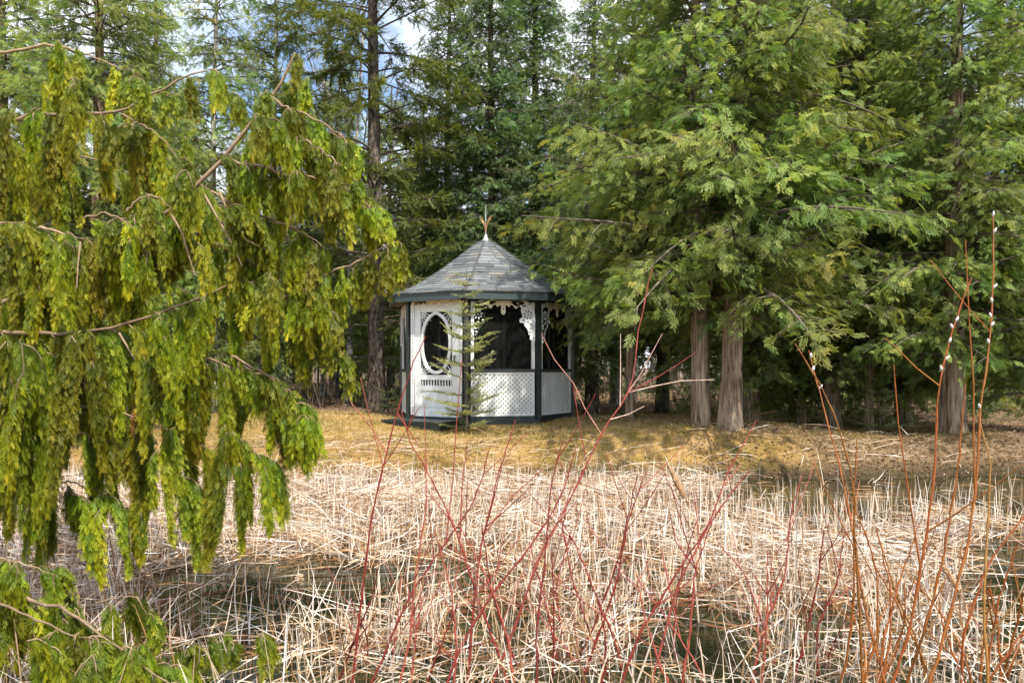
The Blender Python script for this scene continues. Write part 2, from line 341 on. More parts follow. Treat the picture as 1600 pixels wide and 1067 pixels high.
# posts with a white stop on the inside of each side
for k in range(8):
    dx, dy = vdir(k); mb = MB()
    mb.box(-0.042, 0.042, -0.05, 0.045, 0.12, ZT)
    o = mb.build('post', M['green'], gzb); o.location = (dx * GR, dy * GR, 0); o.rotation_euler = (0, 0, math.radians(TH0 + 45 * k))
mb = MB(); mb.box(-HW + 0.05, HW - 0.05, -A - 0.035, -A + 0.035, ZR0, ZR1); me_rail = mb.mesh('rail', M['green'])
mb = MB(); mb.box(-HW + 0.05, HW - 0.05, -A - 0.03, -A + 0.03, 0.13, 0.20); me_sill = mb.mesh('bottom_rail', M['green'])
mb = MB(); mb.box(-HW + 0.05, HW - 0.05, -A - 0.03, -A + 0.03, 2.10, 2.20); me_head = mb.mesh('header', M['green'])
mb = MB(); mb.box(-HW + 0.06, -HW + 0.115, -A - 0.028, -A + 0.022, ZR1, 2.10); me_stl = mb.mesh('stile', M['white'])
mb = MB(); mb.box(HW - 0.115, HW - 0.06, -A - 0.028, -A + 0.022, ZR1, 2.10); me_str = mb.mesh('stile', M['white'])
mb = MB(); mb.add([(-HW + 0.11, -A + 0.006, ZR1), (HW - 0.11, -A + 0.006, ZR1), (HW - 0.11, -A + 0.006, 2.12), (-HW + 0.11, -A + 0.006, 2.12)], [(0, 1, 2, 3)]); me_scr = mb.mesh('screen', M['screen'])

# lattice: two layers of crossed laths inside a thin frame
def lattice():
    mb = MB(); x0, x1, z0, z1 = -HW + 0.065, HW - 0.065, 0.20, ZR0; w, sp = 0.036, 0.055
    for layer, sgn in ((0, 1), (1, -1)):
        y0 = -A - 0.018 + layer * 0.009
        for c in np.arange(x0 - (z1 - z0), x1 + (z1 - z0), sp * math.sqrt(2) / 1.0):
            pts = []
            for off in (-w / math.sqrt(2), w / math.sqrt(2)):
                cc = c + off
                # line x = cc + sgn*(z-zm)
                za, zb = z0, z1; xa, xb = cc + sgn * (za - (z0 + z1) / 2), cc + sgn * (zb - (z0 + z1) / 2)
                if xa > xb: xa, xb, za, zb = xb, xa, zb, za
                if xb < x0 or xa > x1 or abs(xb - xa) < 1e-6: pts = None; break
                ta, tb = max(0, (x0 - xa) / (xb - xa)), min(1, (x1 - xa) / (xb - xa))
                if ta >= tb: pts = None; break
                pts.append(((xa + (xb - xa) * ta, za + (zb - za) * ta), (xa + (xb - xa) * tb, za + (zb - za) * tb)))
            if not pts: continue
            q = [pts[0][0], pts[0][1], pts[1][1], pts[1][0]]
            v = [(x, y0, z) for x, z in q] + [(x, y0 + 0.008, z) for x, z in q]
            mb.add(v, [(0, 1, 2, 3), (7, 6, 5, 4), (0, 4, 5, 1), (1, 5, 6, 2), (2, 6, 7, 3), (3, 7, 4, 0)])
    for a, b, c, d in ((x0, x1, z0, z0 + 0.03), (x0, x1, z1 - 0.03, z1), (x0, x0 + 0.03, z0 + 0.03, z1 - 0.03), (x1 - 0.03, x1, z0 + 0.03, z1 - 0.03)):
        mb.box(a, b, -A - 0.026, -A + 0.006, c, d)
    return mb.mesh('lattice_panel', M['white'])
me_lat = lattice()
mb = MB(); mb.box(-HW + 0.06, HW - 0.06, -A + 0.012, -A + 0.016, 0.20, ZR0); me_back = mb.mesh('lattice_backing', M['green'])

# fretwork cut from flat board: outline and pierced holes
def fret(name, loops, mat, thick=0.02, smooth_iter=2):
    cu = bpy.data.curves.new(name, 'CURVE'); cu.dimensions = '2D'; cu.fill_mode = 'BOTH'; cu.extrude = thick / 2
    for lp in loops:
        p = np.array(lp, float)
        for _ in range(smooth_iter if len(p) < 60 else 0):       # corner cutting
            q = np.roll(p, -1, 0); p = np.stack([p * 0.75 + q * 0.25, p * 0.25 + q * 0.75], 1).reshape(-1, 2)
        sp = cu.splines.new('POLY'); sp.points.add(len(p) - 1); sp.use_cyclic_u = True
        sp.points.foreach_set('co', np.hstack([p, np.zeros((len(p), 1)), np.ones((len(p), 1))]).ravel())
    o = bpy.data.objects.new(name, cu); COL.objects.link(o)
    dg = bpy.context.evaluated_depsgraph_get(); me = bpy.data.meshes.new_from_object(o.evaluated_get(dg))
    bpy.data.objects.remove(o); bpy.data.curves.remove(cu); me.name = name
    co = np.zeros(len(me.vertices) * 3); me.vertices.foreach_get('co', co); co = co.reshape(-1, 3)
    me.vertices.foreach_set('co', np.stack([co[:, 0], -A - 0.042 - co[:, 2], co[:, 1]], 1).ravel())
    me.materials.clear(); me.materials.append(mat); me.update()
    return me
def ell(cx, cy, a, b, rot=0, n=10):
    t = np.arange(n) * 2 * math.pi / n; c, s = math.cos(rot), math.sin(rot)
    return [(cx + a * math.cos(q) * c - b * math.sin(q) * s, cy + a * math.cos(q) * s + b * math.sin(q) * c) for q in t]
def cres(cx, cy, r, w, a0, a1, n=9):
    t = np.radians(np.linspace(a0, a1, n)); f = np.sin(np.linspace(0.12, math.pi - 0.12, n))
    return [(cx + (r + w * k) * math.cos(q), cy + (r + w * k) * math.sin(q)) for q, k in zip(t, f)] + [(cx + (r - w * k) * math.cos(q), cy + (r - w * k) * math.sin(q)) for q, k in zip(t[::-1], f[::-1])]
def bracket(sgn, top):
    out = [(0, top), (0, top - 0.66), (0.012, top - 0.73), (0.035, top - 0.70), (0.05, top - 0.65), (0.085, top - 0.665), (0.095, top - 0.61), (0.075, top - 0.56), (0.115, top - 0.53), (0.135, top - 0.47),
           (0.185, top - 0.42), (0.20, top - 0.36), (0.255, top - 0.375), (0.275, top - 0.33), (0.25, top - 0.29), (0.215, top - 0.28), (0.225, top - 0.22), (0.245, top - 0.17), (0.235, top - 0.12), (0.27, top - 0.09), (0.33, top - 0.10), (0.40, top - 0.05), (0.42, top)]
    cx, cy = 0.118, top - 0.235
    holes = [ell(cx + 0.062 * math.cos(a), cy + 0.062 * math.sin(a), 0.026, 0.0125, a, 8) for a in np.arange(8) * math.pi / 4 + 0.2]
    holes += [ell(cx, cy, 0.014, 0.014, 0, 8), cres(0.085, top - 0.43, 0.045, 0.013, 60, 300), cres(0.075, top - 0.545, 0.03, 0.011, -120, 130), cres(0.04, top - 0.62, 0.02, 0.008, 90, 280),
              cres(0.075, top - 0.085, 0.042, 0.014, 20, 200), cres(0.19, top - 0.06, 0.03, 0.012, 150, 360), ell(0.20, top - 0.325, 0.02, 0.011, 0.4, 8), ell(0.03, top - 0.34, 0.02, 0.012, 1.2, 8), ell(0.30, top - 0.045, 0.028, 0.011, 0.5, 8), ell(0.125, top - 0.36, 0.013, 0.018, 0, 8)]
    base = -HW + 0.06
    return [[(sgn * (base + x), z) for x, z in lp] for lp in [out] + holes]
TOPZ = 2.125
me_brl = fret('bracket', bracket(1, TOPZ), M['white']); me_brr = fret('bracket', bracket(-1, TOPZ), M['white'])
val = [(-0.36, TOPZ), (-0.36, TOPZ - 0.06), (-0.28, TOPZ - 0.075), (-0.215, TOPZ - 0.155), (-0.175, TOPZ - 0.085), (-0.13, TOPZ - 0.065), (-0.095, TOPZ - 0.12), (-0.07, TOPZ - 0.075), (-0.038, TOPZ - 0.085), (-0.035, TOPZ - 0.15), (-0.042, TOPZ - 0.205), (0, TOPZ - 0.25)]
val = val + [(-x, z) for x, z in val[-2::-1]]
me_val = fret('valance', [val, ell(0, TOPZ - 0.14, 0.009, 0.022, 0, 8), ell(-0.13, TOPZ - 0.025, 0.02, 0.008, 0.3, 8), ell(0.13, TOPZ - 0.025, 0.02, 0.008, -0.3, 8)], M['warm_bounce'])
dv = [(-0.53, TOPZ + 0.03), (-0.53, TOPZ - 0.075)]
for q in range(9): dv += [(-0.47 + q * 0.1175, TOPZ - 0.055), (-0.41 + q * 0.1175, TOPZ - 0.095)]
dv = dv[:-1] + [(0.53, TOPZ - 0.075), (0.53, TOPZ + 0.03)]
dholes = []
for q in range(8): cx = -0.43 + q * 0.123; dholes += [cres(cx, TOPZ - 0.02, 0.026, 0.010, 200 if q % 2 else 20, 380 if q % 2 else 200), ell(cx + 0.055, TOPZ - 0.03, 0.011, 0.02, 0.5 if q % 2 else -0.5, 8)]
me_dval = fret('valance', [dv] + dholes, M['warm_bounce'], smooth_iter=1)

DOOR = -1
for k in range(-3, 5):
    face_obj('bottom_rail', me_sill, k)
    if k == DOOR: continue
    face_obj('rail', me_rail, k); face_obj('header', me_head, k); face_obj('screen', me_scr, k)
    face_obj('stile', me_stl, k); face_obj('stile', me_str, k); o = face_obj('lattice_panel', me_lat, k); o['kind'] = 'stuff'
    face_obj('lattice_backing', me_back, k)
    if k in (-2, 0, 1, 2, -3):
        face_obj('bracket', me_brl, k); face_obj('bracket', me_brr, k); face_obj('valance', me_val, k)

# the screen door
door = empty('door', (0, 0, 0)); door.parent = gzb; door.rotation_euler = (0, 0, fmid(DOOR)); door['label'] = 'white screen door with pointed oval window and spindles'
face_obj('valance', me_dval, DOOR)
mb = MB(); mb.box(-0.53, 0.53, -A - 0.03, -A + 0.03, 2.09, 2.20); face_obj('header', mb.mesh('header', M['green']), DOOR)
for s in (-1, 1):
    holes = [ell(s * 0.503, z, 0.008, 0.02 if int(z * 50) % 2 else 0.013, 0.15, 8) for z in np.arange(0.27, 2.06, 0.058)]
    o = fret('pierced_jamb', [[(s * 0.54, 0.2), (s * 0.465, 0.2), (s * 0.465, 2.09), (s * 0.54, 2.09)]] + holes, M['white'], smooth_iter=0); face_obj('pierced_jamb', o, DOOR)
    mb = MB(); mb.box(s * 0.503 - 0.037, s * 0.503 + 0.037, -A - 0.028, -A + 0.03, 0.2, 2.09); face_obj('jamb', mb.mesh('jamb', M['fascia']), DOOR)
D0, D1 = -A - 0.04, -A + 0.0
def dpart(name, boxes, mat='white', parent=door):
    mb = MB()
    for b in boxes: mb.box(*b)
    return mb.build(name, M[mat], parent)
for s in (-1, 1):
    x0, x1 = sorted((s * 0.46, s * 0.335)); dpart('stile', [(x0, x1, D0, D1, 0.18, 2.085)])
dpart('rail', [(-0.335, 0.335, D0 + .002, D1, 1.95, 2.085)]); dpart('rail', [(-0.335, 0.335, D0 + .002, D1, 0.80, 0.885)]); dpart('rail', [(-0.335, 0.335, D0 + .002, D1, 0.62, 0.70)]); dpart('rail', [(-0.335, 0.335, D0 + .002, D1, 0.18, 0.29)])
dpart('bottom_panel', [(-0.335, 0.335, D0 + .018, D1 - .004, 0.29, 0.62), (-0.28, 0.28, D0 + .010, D0 + .020, 0.335, 0.575)])
for q in range(11): x = -0.30 + q * 0.06; dpart('spindle', [(x - 0.010, x + 0.010, D0 + .012, D0 + .030, 0.70, 0.80)])
mb = MB(); mb.add([(-0.335, D1 - .006, 0.70), (0.335, D1 - .006, 0.70), (0.335, D1 - .006, 1.95), (-0.335, D1 - .006, 1.95)], [(0, 1, 2, 3)]); mb.build('screen', M['screen'], door)
def oval(a, b, peak, n=56):
    r = []
    for q in range(n):
        t = 2 * math.pi * q / n; x, z = a * math.sin(t), b * math.cos(t)
        if z > 0: z += peak * max(0, 1 - abs(x) / (0.28 * a))
        x = math.copysign(abs(math.sin(t)) ** 0.85, math.sin(t)) * a
        r.append((x, 1.415 + z))
    return r
ring = fret('oval_frame', [oval(0.325, 0.515, 0.03), oval(0.272, 0.462, 0.03)], M['white'], 0.03, 0); o = link('oval_frame', ring, door)
for sx in (-1, 1):
    for sz in (-1, 1):
        mb = MB(); cx, cz = sx * 0.335, 1.4175 + sz * 0.5325
        for q in range(4):
            a = math.radians(14 + q * 20.5); dx, dz = -sx * math.sin(a), -sz * math.cos(a)
            p0 = np.array([cx + dx * 0.03, D0 + .02, cz + dz * 0.03]); p1 = np.array([cx + dx * 0.25, D0 + .02, cz + dz * 0.25])
            mb.tube([p0, p1], 0.0085, 6)
        t = np.radians(np.linspace(2, 88, 9)); mb.tube([(cx - sx * math.sin(a) * 0.10, D0 + .02, cz - sz * math.cos(a) * 0.10) for a in t], 0.009, 6)
        mb.build('corner_fan', M['white'], door)
mb = MB(); mb.box(-0.335, 0.335, D1 + .004, D1 + .022, 1.06, 1.085); mb.build('crossbar', M['white'], door)
mb = MB(); mb.tube([(0.40, D0 - .035, 1.07), (0.40, D0 - .035, 1.20)], 0.011, 8); mb.tube([(0.40, D0, 1.07), (0.40, D0 - .037, 1.07)], 0.009, 8); mb.tube([(0.40, D0, 1.20), (0.40, D0 - .037, 1.20)], 0.009, 8); mb.build('handle', M['hip'], door)

# roof
prof = [(1.86, 2.262), (1.70, 2.315), (1.45, 2.432), (1.20, 2.575), (0.98, 2.715), (0.72, 2.895), (0.50, 3.055), (0.30, 3.205), (0.16, 3.300), (0.05, 3.350)]
pr = np.array([p[0] for p in prof]); pz = np.array([p[1] for p in prof])
sl = np.concatenate([[0], np.cumsum(np.hypot(np.diff(pr), np.diff(pz)))])
def P(s): return np.interp(s, sl, pr), np.interp(s, sl, pz)
mb = MB()
for q in range(len(prof) - 1): octa(mb, pr[q], pz[q] - 0.012, pr[q + 1], pz[q + 1] - 0.012)
roof = mb.build('roof', M['hip'], gzb)
mb = MB(); octa(mb, 1.845, 2.15, 1.0, 2.17); octa(mb, 1.0, 2.17, 0.05, 3.0); mb.build('soffit', M['ceil'], gzb)
for k in range(8):
    hw_ = 1.86 * math.sin(math.pi / 8); a_ = 1.86 * math.cos(math.pi / 8)
    mb = MB(); v = [(-hw_, -a_, 2.125), (hw_, -a_, 2.125), (hw_, -a_, 2.25), (-hw_, -a_, 2.25)]
    w2 = hw_ - 0.012 * math.tan(math.pi / 8); v += [(-w2, -a_ + 0.03, 2.125), (w2, -a_ + 0.03, 2.125), (w2, -a_ + 0.03, 2.25), (-w2, -a_ + 0.03, 2.25)]
    mb.add(v, [(0, 1, 2, 3), (7, 6, 5, 4), (0, 4, 5, 1), (1, 5, 6, 2), (2, 6, 7, 3), (3, 7, 4, 0)]); face_obj('fascia', mb.mesh('fascia', M['fascia']), k)
NC = 20; sc_, rr_ = sl[-1] / NC, random.Random(3)
C8, S8 = math.cos(math.pi / 8), math.sin(math.pi / 8)
def shingle_list(seed):
    rg = random.Random(seed); out = []
    for c in range(NC):
        s0, s1 = c * sc_ - (0.025 if c == 0 else 0), min((c + 1) * sc_ + 0.05, sl[-1])
        r0, z0 = P(max(s0, 0)); r1, z1 = P(s1)
        if c == 0: r0 += 0.025; z0 -= 0.007
        nxx, nzz = (z1 - z0), (r0 - r1); ln = math.hypot(nxx, nzz); ny, nz_ = -nxx / ln, nzz / ln
        h0, h1_ = r0 * S8, r1 * S8; w = 0.30; x = -h0 - rg.uniform(0, w)
        while x < h0:
            xa, xb = max(x + 0.004, -h0), min(x + w - 0.004, h0)
            if xb - xa > 0.012:
                ua, ub = max(xa, -h1_), min(xb, h1_)
                if ub > ua or True:
                    ua = min(max(xa, -h1_), h1_); ub = min(max(xb, -h1_), h1_)
                    if ub - ua < 0.002: ua, ub = (ua - 0.001, ua + 0.001)
                    dz = rg.uniform(0.014, 0.022); t = rg.random(); jit = rg.uniform(-0.004, 0.004)
                    lo = np.array([0, ny * dz, nz_ * dz]); hi = np.array([0, ny * 0.004, nz_ * 0.004])
                    tdir = np.array([0, (r0 - r1) * C8, z1 - z0]); tdir = tdir / np.linalg.norm(tdir) * jit
                    q = [np.array([xa, -r0 * C8, z0]) + tdir, np.array([xb, -r0 * C8, z0]) + tdir, np.array([ub, -r1 * C8, z1]), np.array([ua, -r1 * C8, z1])]
                    v = [q[0] + lo, q[1] + lo, q[2] + hi, q[3] + hi, q[0] - lo * 0.2, q[1] - lo * 0.2, q[2] - hi, q[3] - hi]
                    out.append((v, t))
            x += w
    return out
BF = [(0, 1, 2, 3), (7, 6, 5, 4), (0, 4, 5, 1), (1, 5, 6, 2), (2, 6, 7, 3), (3, 7, 4, 0)]
for sd_, ks in ((1, (-2, 0)), (2, (-1, 1))):
    meshes = []
    for v, t in shingle_list(sd_): mb = MB(); mb.add(v, BF, t); meshes.append(mb.mesh('shingle', M['shingle']))
    for k in ks:
        for me in meshes: face_obj('shingle', me, k, roof)
mb = MB()
for v, t in shingle_list(4): mb.add(v, BF, t)
for k in (2, 3, 4, 5): o = face_obj('rear_shingles', mb.mesh('rear_shingles', M['shingle']) if k == 2 else o.data, k, roof); o['kind'] = 'stuff'
for k in range(8):
    dx, dy = vdir(k); mb = MB(); tx, ty = -dy, dx
    for c in range(13):
        s0, s1 = sl[-1] * c / 13, min(sl[-1] * (c + 1) / 13 + 0.03, sl[-1]); (r0, z0), (r1, z1) = P(s0), P(s1); w = 0.024
        v = []
        for r, z, lift in ((r0, z0, 0.030), (r1, z1, 0.016)):
            for off, dn in ((-w, -0.012), (0, 0.0), (w, -0.012)):
                if r < 0.12: off *= 0.5
                v.append((dx * (r + 0.004) + tx * off, dy * (r + 0.004) + ty * off, z + lift + dn))
        mb.add(v, [(0, 1, 4, 3), (1, 2, 5, 4)], rr_.random())
        mb.add(np.array(v[:3] + [tuple(np.array(q) - (0, 0, 0.02)) for q in v[:3]]), [(0, 3, 4, 1), (1, 4, 5, 2)])
    mb.build('hip_cap', M['hip'], roof)
fin = empty('finial', (0, 0, 3.33)); fin.parent = gzb
mb = MB(); mb.tube([(0, 0, -0.03), (0, 0, 0.01), (0, 0, 0.05), (0, 0, 0.09), (0, 0, 0.13)], [0.105, 0.085, 0.05, 0.034, 0.022], 16); mb.build('cap', M['tin'], fin, True)
mb = MB(); mb.tube([(0, 0, 0.10), (0, 0, 0.40), (0, 0, 0.68)], [0.012, 0.010, 0.005], 8); mb.build('rod', M['tin'], fin, True)
rg = random.Random(8)
for q in range(10):
    a = q * 2 * math.pi / 10 + rg.uniform(-.2, .2); L = rg.uniform(0.28, 0.42); mb = MB()
    pts = [(math.cos(a) * L * 0.30 * t ** 1.9, math.sin(a) * L * 0.30 * t ** 1.9, 0.12 + L * t - 0.05 * t ** 4) for t in np.linspace(0, 1, 7)]
    mb.tube(pts, [0.007, 0.007, 0.006, 0.006, 0.007, 0.006, 0.002], 5); mb.build('spray', M['copper'], fin, True)
# a low board step before the door
m_ = fmid(DOOR); sx_, sy_ = gzb.location.x + math.sin(m_) * 1.86, GD - math.cos(m_) * 1.86
mb = MB(); mb.box(-0.62, 0.55, -0.26, 0.24, -0.10, 0.055); mb.box(-0.66, 0.58, -0.29, 0.25, 0.055, 0.085)
o = tag(mb.build('door_step', M['green']), 'low dark green board step at the gazebo door', 'step'); o.location = (sx_, sy_, h1(sx_, sy_) + 0.02); o.rotation_euler = (0, 0, m_)

# ------------------------------------------------------------------ leaf templates
def diamonds(segs):
    """segs: (x0,y0,x1,y1,width,zlift) flat lens-shaped leaves -> verts, quad faces"""
    v, f = [], []
    for x0, y0, x1, y1, w, zl in segs:
        dx, dy = x1 - x0, y1 - y0; L = math.hypot(dx, dy) + 1e-9; px, py = -dy / L * w / 2, dx / L * w / 2; k = len(v)
        v += [(x0, y0, 0), (x0 + dx * .55 + px, y0 + dy * .55 + py, zl * .5), (x1, y1, zl), (x0 + dx * .55 - px, y0 + dy * .55 - py, zl * .5)]
        f.append((k, k + 1, k + 2, k + 3))
    return np.array(v, float), np.array(f, int)
def spray_template(seed, pairs=4, sub=1, w=0.085, ang=42, droop=0.25):
    rg = random.Random(seed); S = [(0, 0, 0, 1, w * 0.7, 0)]
    for q in range(pairs):
        t = 0.14 + 0.66 * q / max(1, pairs - 1)
        for s in (-1, 1):
            tt = t + (0.07 if s > 0 else 0) + rg.uniform(-.02, .02); a = math.radians(ang + rg.uniform(-10, 10)); L = (0.50 - 0.30 * tt) * rg.uniform(0.8, 1.2)
            x1, y1 = s * math.sin(a) * L, tt + math.cos(a) * L; S.append((0, tt, x1, y1, w, rg.uniform(-.06, .06)))
            for b in range(sub if (q < pairs - 1 or sub > 1) else 0):
                u = 0.40 + 0.3 * b; bx, by = x1 * u, tt + (y1 - tt) * u; a2 = a - math.radians(48) * (1 if b % 2 == 0 else -1); l2 = L * 0.52
                S.append((bx, by, bx + s * math.sin(a2) * l2, by + math.cos(a2) * l2, w * 0.8, rg.uniform(-.05, .05)))
    v, f = diamonds(S); v[:, 2] -= droop * v[:, 1] ** 2 + 0.15 * np.abs(v[:, 0])
    return v, f
SPRAY = [spray_template(q, 5, 1, 0.075) for q in range(5)]
SPRAY_S = [spray_template(10 + q, 3, 0, 0.13) for q in range(3)]
FROND = [spray_template(20 + q, 6, 0, 0.062, 30, 0.12) for q in range(5)]
def needle_template(seed, n=11, w=0.085, nl=0.25):
    rg = random.Random(seed); v, f = [], []
    for q in range(n):
        t = (q + 0.5) / n
        for s in (-1, 1):
            a = rg.uniform(-0.5, 0.9); L = nl * rg.uniform(0.75, 1.1) * (1 - 0.35 * t); k = len(v)
            d = np.array([s * math.cos(a) * 0.85, 0.55, math.sin(a) * 0.75]); d = d / np.linalg.norm(d) * L
            v += [(0, t - w / 2, 0), (0, t + w / 2, 0), (d[0], t + d[1], d[2])]; f.append((k, k + 1, k + 2))
    k = len(v); v += [(-0.03, 0, 0), (0.03, 0, 0), (0, 1.12, 0.01)]; f.append((k, k + 1, k + 2))
    return np.array(v, float), np.array(f, int)
NEEDLE = [needle_template(q) for q in range(3)]
FIRN = [needle_template(q + 5, 10, 0.14, 0.30) for q in range(3)]

def scatter(mb, rng, T, P, D, S, tint, up=(0, 0, 1), jitter=0.6, grad=0.0):
    P, D, S, tint = map(np.asarray, (P, D, S, tint)); U = np.tile(np.array(up, float), (len(P), 1)); X, Y, Z = frames(D, U, rng, jitter)
    c = rng.integers(0, len(T), len(P))
    for q in range(len(T)):
        m = c == q; mb.inst(T[q], P[m], X[m], Y[m], Z[m], S[m], tint[m], grad)

def trunk(mb, base, top, r0, r1, rng, sides=20, n=26, bend=0.08, flare=0.6, ridge=0.07):
    t = np.linspace(0, 1, n) ** 1.6; b, e = np.array(base, float), np.array(top, float); H = np.linalg.norm(e - b)
    ph = rng.uniform(0, 6.28, 4); pts = b + (e - b) * t[:, None]
    pts[:, 0] += bend * np.sin(t * 5 + ph[0]) * t; pts[:, 1] += bend * np.sin(t * 4 + ph[1]) * t
    r = r0 + (r1 - r0) * t; r = r * (1 + flare * np.exp(-t * H / 0.22))
    th = np.arange(sides) * 2 * math.pi / sides
    rid = 1 + ridge * np.sin(th * 5 + ph[2])[None, :] * np.exp(-t * 3)[:, None] + 0.35 * flare * np.sin(th * 4 + ph[3])[None, :] * np.exp(-t * H / 0.2)[:, None] + rng.normal(0, ridge * 0.35, (n, sides)) + rng.normal(0, ridge * 0.5, (1, sides))
    v = np.stack([pts[:, 0, None] + np.cos(th) * r[:, None] * rid, pts[:, 1, None] + np.sin(th) * r[:, None] * rid, np.repeat(pts[:, 2, None], sides, 1)], -1)
    i = np.arange(n - 1)[:, None] * sides; j = np.arange(sides)[None, :]; j2 = (j + 1) % sides
    mb.add(v.reshape(-1, 3), np.stack([i + j, i + j2, i + sides + j2, i + sides + j], -1).reshape(-1, 4))
    return lambda z: np.array([np.interp(z, pts[:, 2], pts[:, 0]), np.interp(z, pts[:, 2], pts[:, 1]), z])

def cedar_meshes(seed, H, zb, R, nl, sp_len=0.24, dens=1.0, trunks=((0, 0, 0.17),), T=None, mat='cedar', prof=None, sag=0.55, bark='bark', lean=0.0):
    """Trunk, limbs and crown meshes of a white cedar, base at the origin."""
    rng = np.random.default_rng(seed); T = T or SPRAY; mt, ml, mc = [], MB(), MB(); axes = []
    for (tx, ty, tr) in trunks:
        m = MB(); axes.append(trunk(m, (tx, ty, -0.25), (tx * 2.2 + lean, ty * 2.0, H), tr, 0.02, rng)); mt.append(m)
    prof = prof or (lambda q: (1 - q) ** 0.75 * (0.78 + 0.22 * min(1, q * 5)))
    Pp, Dd, Ss, Tt = [], [], [], []
    for q in range(nl):
        rel = ((q + rng.random()) / nl) ** 1.15; h = zb + (H - zb) * rel * 0.985; L = R * prof(rel) * rng.uniform(0.65, 1.12) + 0.12
        az = q * 2.39996 + rng.normal(0, 0.35); ax = axes[q % len(axes)]; b = ax(h)
        t = np.linspace(0, 1, 8); s0, sg, upt = rng.uniform(0.05, 0.55), sag * rng.uniform(0.6, 1.4), rng.uniform(0.1, 0.35)
        d0 = np.array([math.cos(az), math.sin(az), 0]); sd0 = np.array([-d0[1], d0[0], 0]); wob = rng.normal(0, 0.06 * L)
        pts = b + d0 * (L * t)[:, None] + sd0 * (wob * np.sin(t * 3))[:, None]; pts[:, 2] += L * (s0 * t - sg * t ** 2 + upt * t ** 3)
        ml.tube(pts, np.linspace(0.012 + 0.010 * L, 0.004, 8), 4, rng.random() * 0.6, cap=False)
        ltint = rng.normal(0, 0.13); ns = int((L * 7.5 + 4) * dens)
        ts = rng.uniform(0.08, 1.0, ns) ** 0.85; side = np.where(rng.random(ns) < 0.5, 1, -1)
        for tt, s in zip(ts, side):
            p = np.array([np.interp(tt, t, pts[:, c]) for c in range(3)]); a = math.radians(rng.uniform(20, 75)) * s * (1 if tt < 0.93 else 0.3)
            d = d0 * math.cos(a) + sd0 * math.sin(a); d = d + np.array([0, 0, rng.uniform(-0.45, 0.25)]); d = d / np.linalg.norm(d)
            l = rng.uniform(0.6, 1.2) * (0.14 + 0.30 * L * (1.15 - tt)); u = np.linspace(0.15, 1, max(3, int(l / 0.075 * dens)))
            sp = p + d * (l * u)[:, None]; sp[:, 2] -= 0.30 * l * u ** 2
            if l > 0.3: ml.tube([p, p + d * l * 0.5 - (0, 0, 0.06 * l), sp[-1]], [0.006, 0.004, 0.002], 3, rng.random(), cap=False)
            n = len(u); dd = d + rng.normal(0, 0.45, (n, 3)); dd[:, 2] -= 0.30
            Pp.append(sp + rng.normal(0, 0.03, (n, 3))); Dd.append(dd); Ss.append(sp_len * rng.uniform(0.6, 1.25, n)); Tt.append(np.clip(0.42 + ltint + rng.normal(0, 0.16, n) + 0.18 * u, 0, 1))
    # leader tip
    Pp, Dd, Ss, Tt = np.vstack(Pp), np.vstack(Dd), np.concatenate(Ss), np.concatenate(Tt)
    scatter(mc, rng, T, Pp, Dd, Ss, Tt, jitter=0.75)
    return [m.mesh('trunk', M[bark], True) for m in mt], ml.mesh('limbs', M['twig'], True), mc.mesh('crown', M[mat]), len(Pp)

def place_tree(name, meshes, loc, rz, sc, label, cat='tree', group=None, sz=None):
    tr, li, cr, _ = meshes
    e = empty(name, loc, label, cat, group); e.rotation_euler = (0, 0, rz); e.scale = (sc, sc, sz or sc)
    for m in tr: link('trunk', m, e)
    if li: link('limbs', li, e)
    if cr: link('crown', cr, e)
    return e
def gpos(px, d, dz=-0.02): x = (px - 800) / F * d; return (x, d, h1(x, d) + dz)

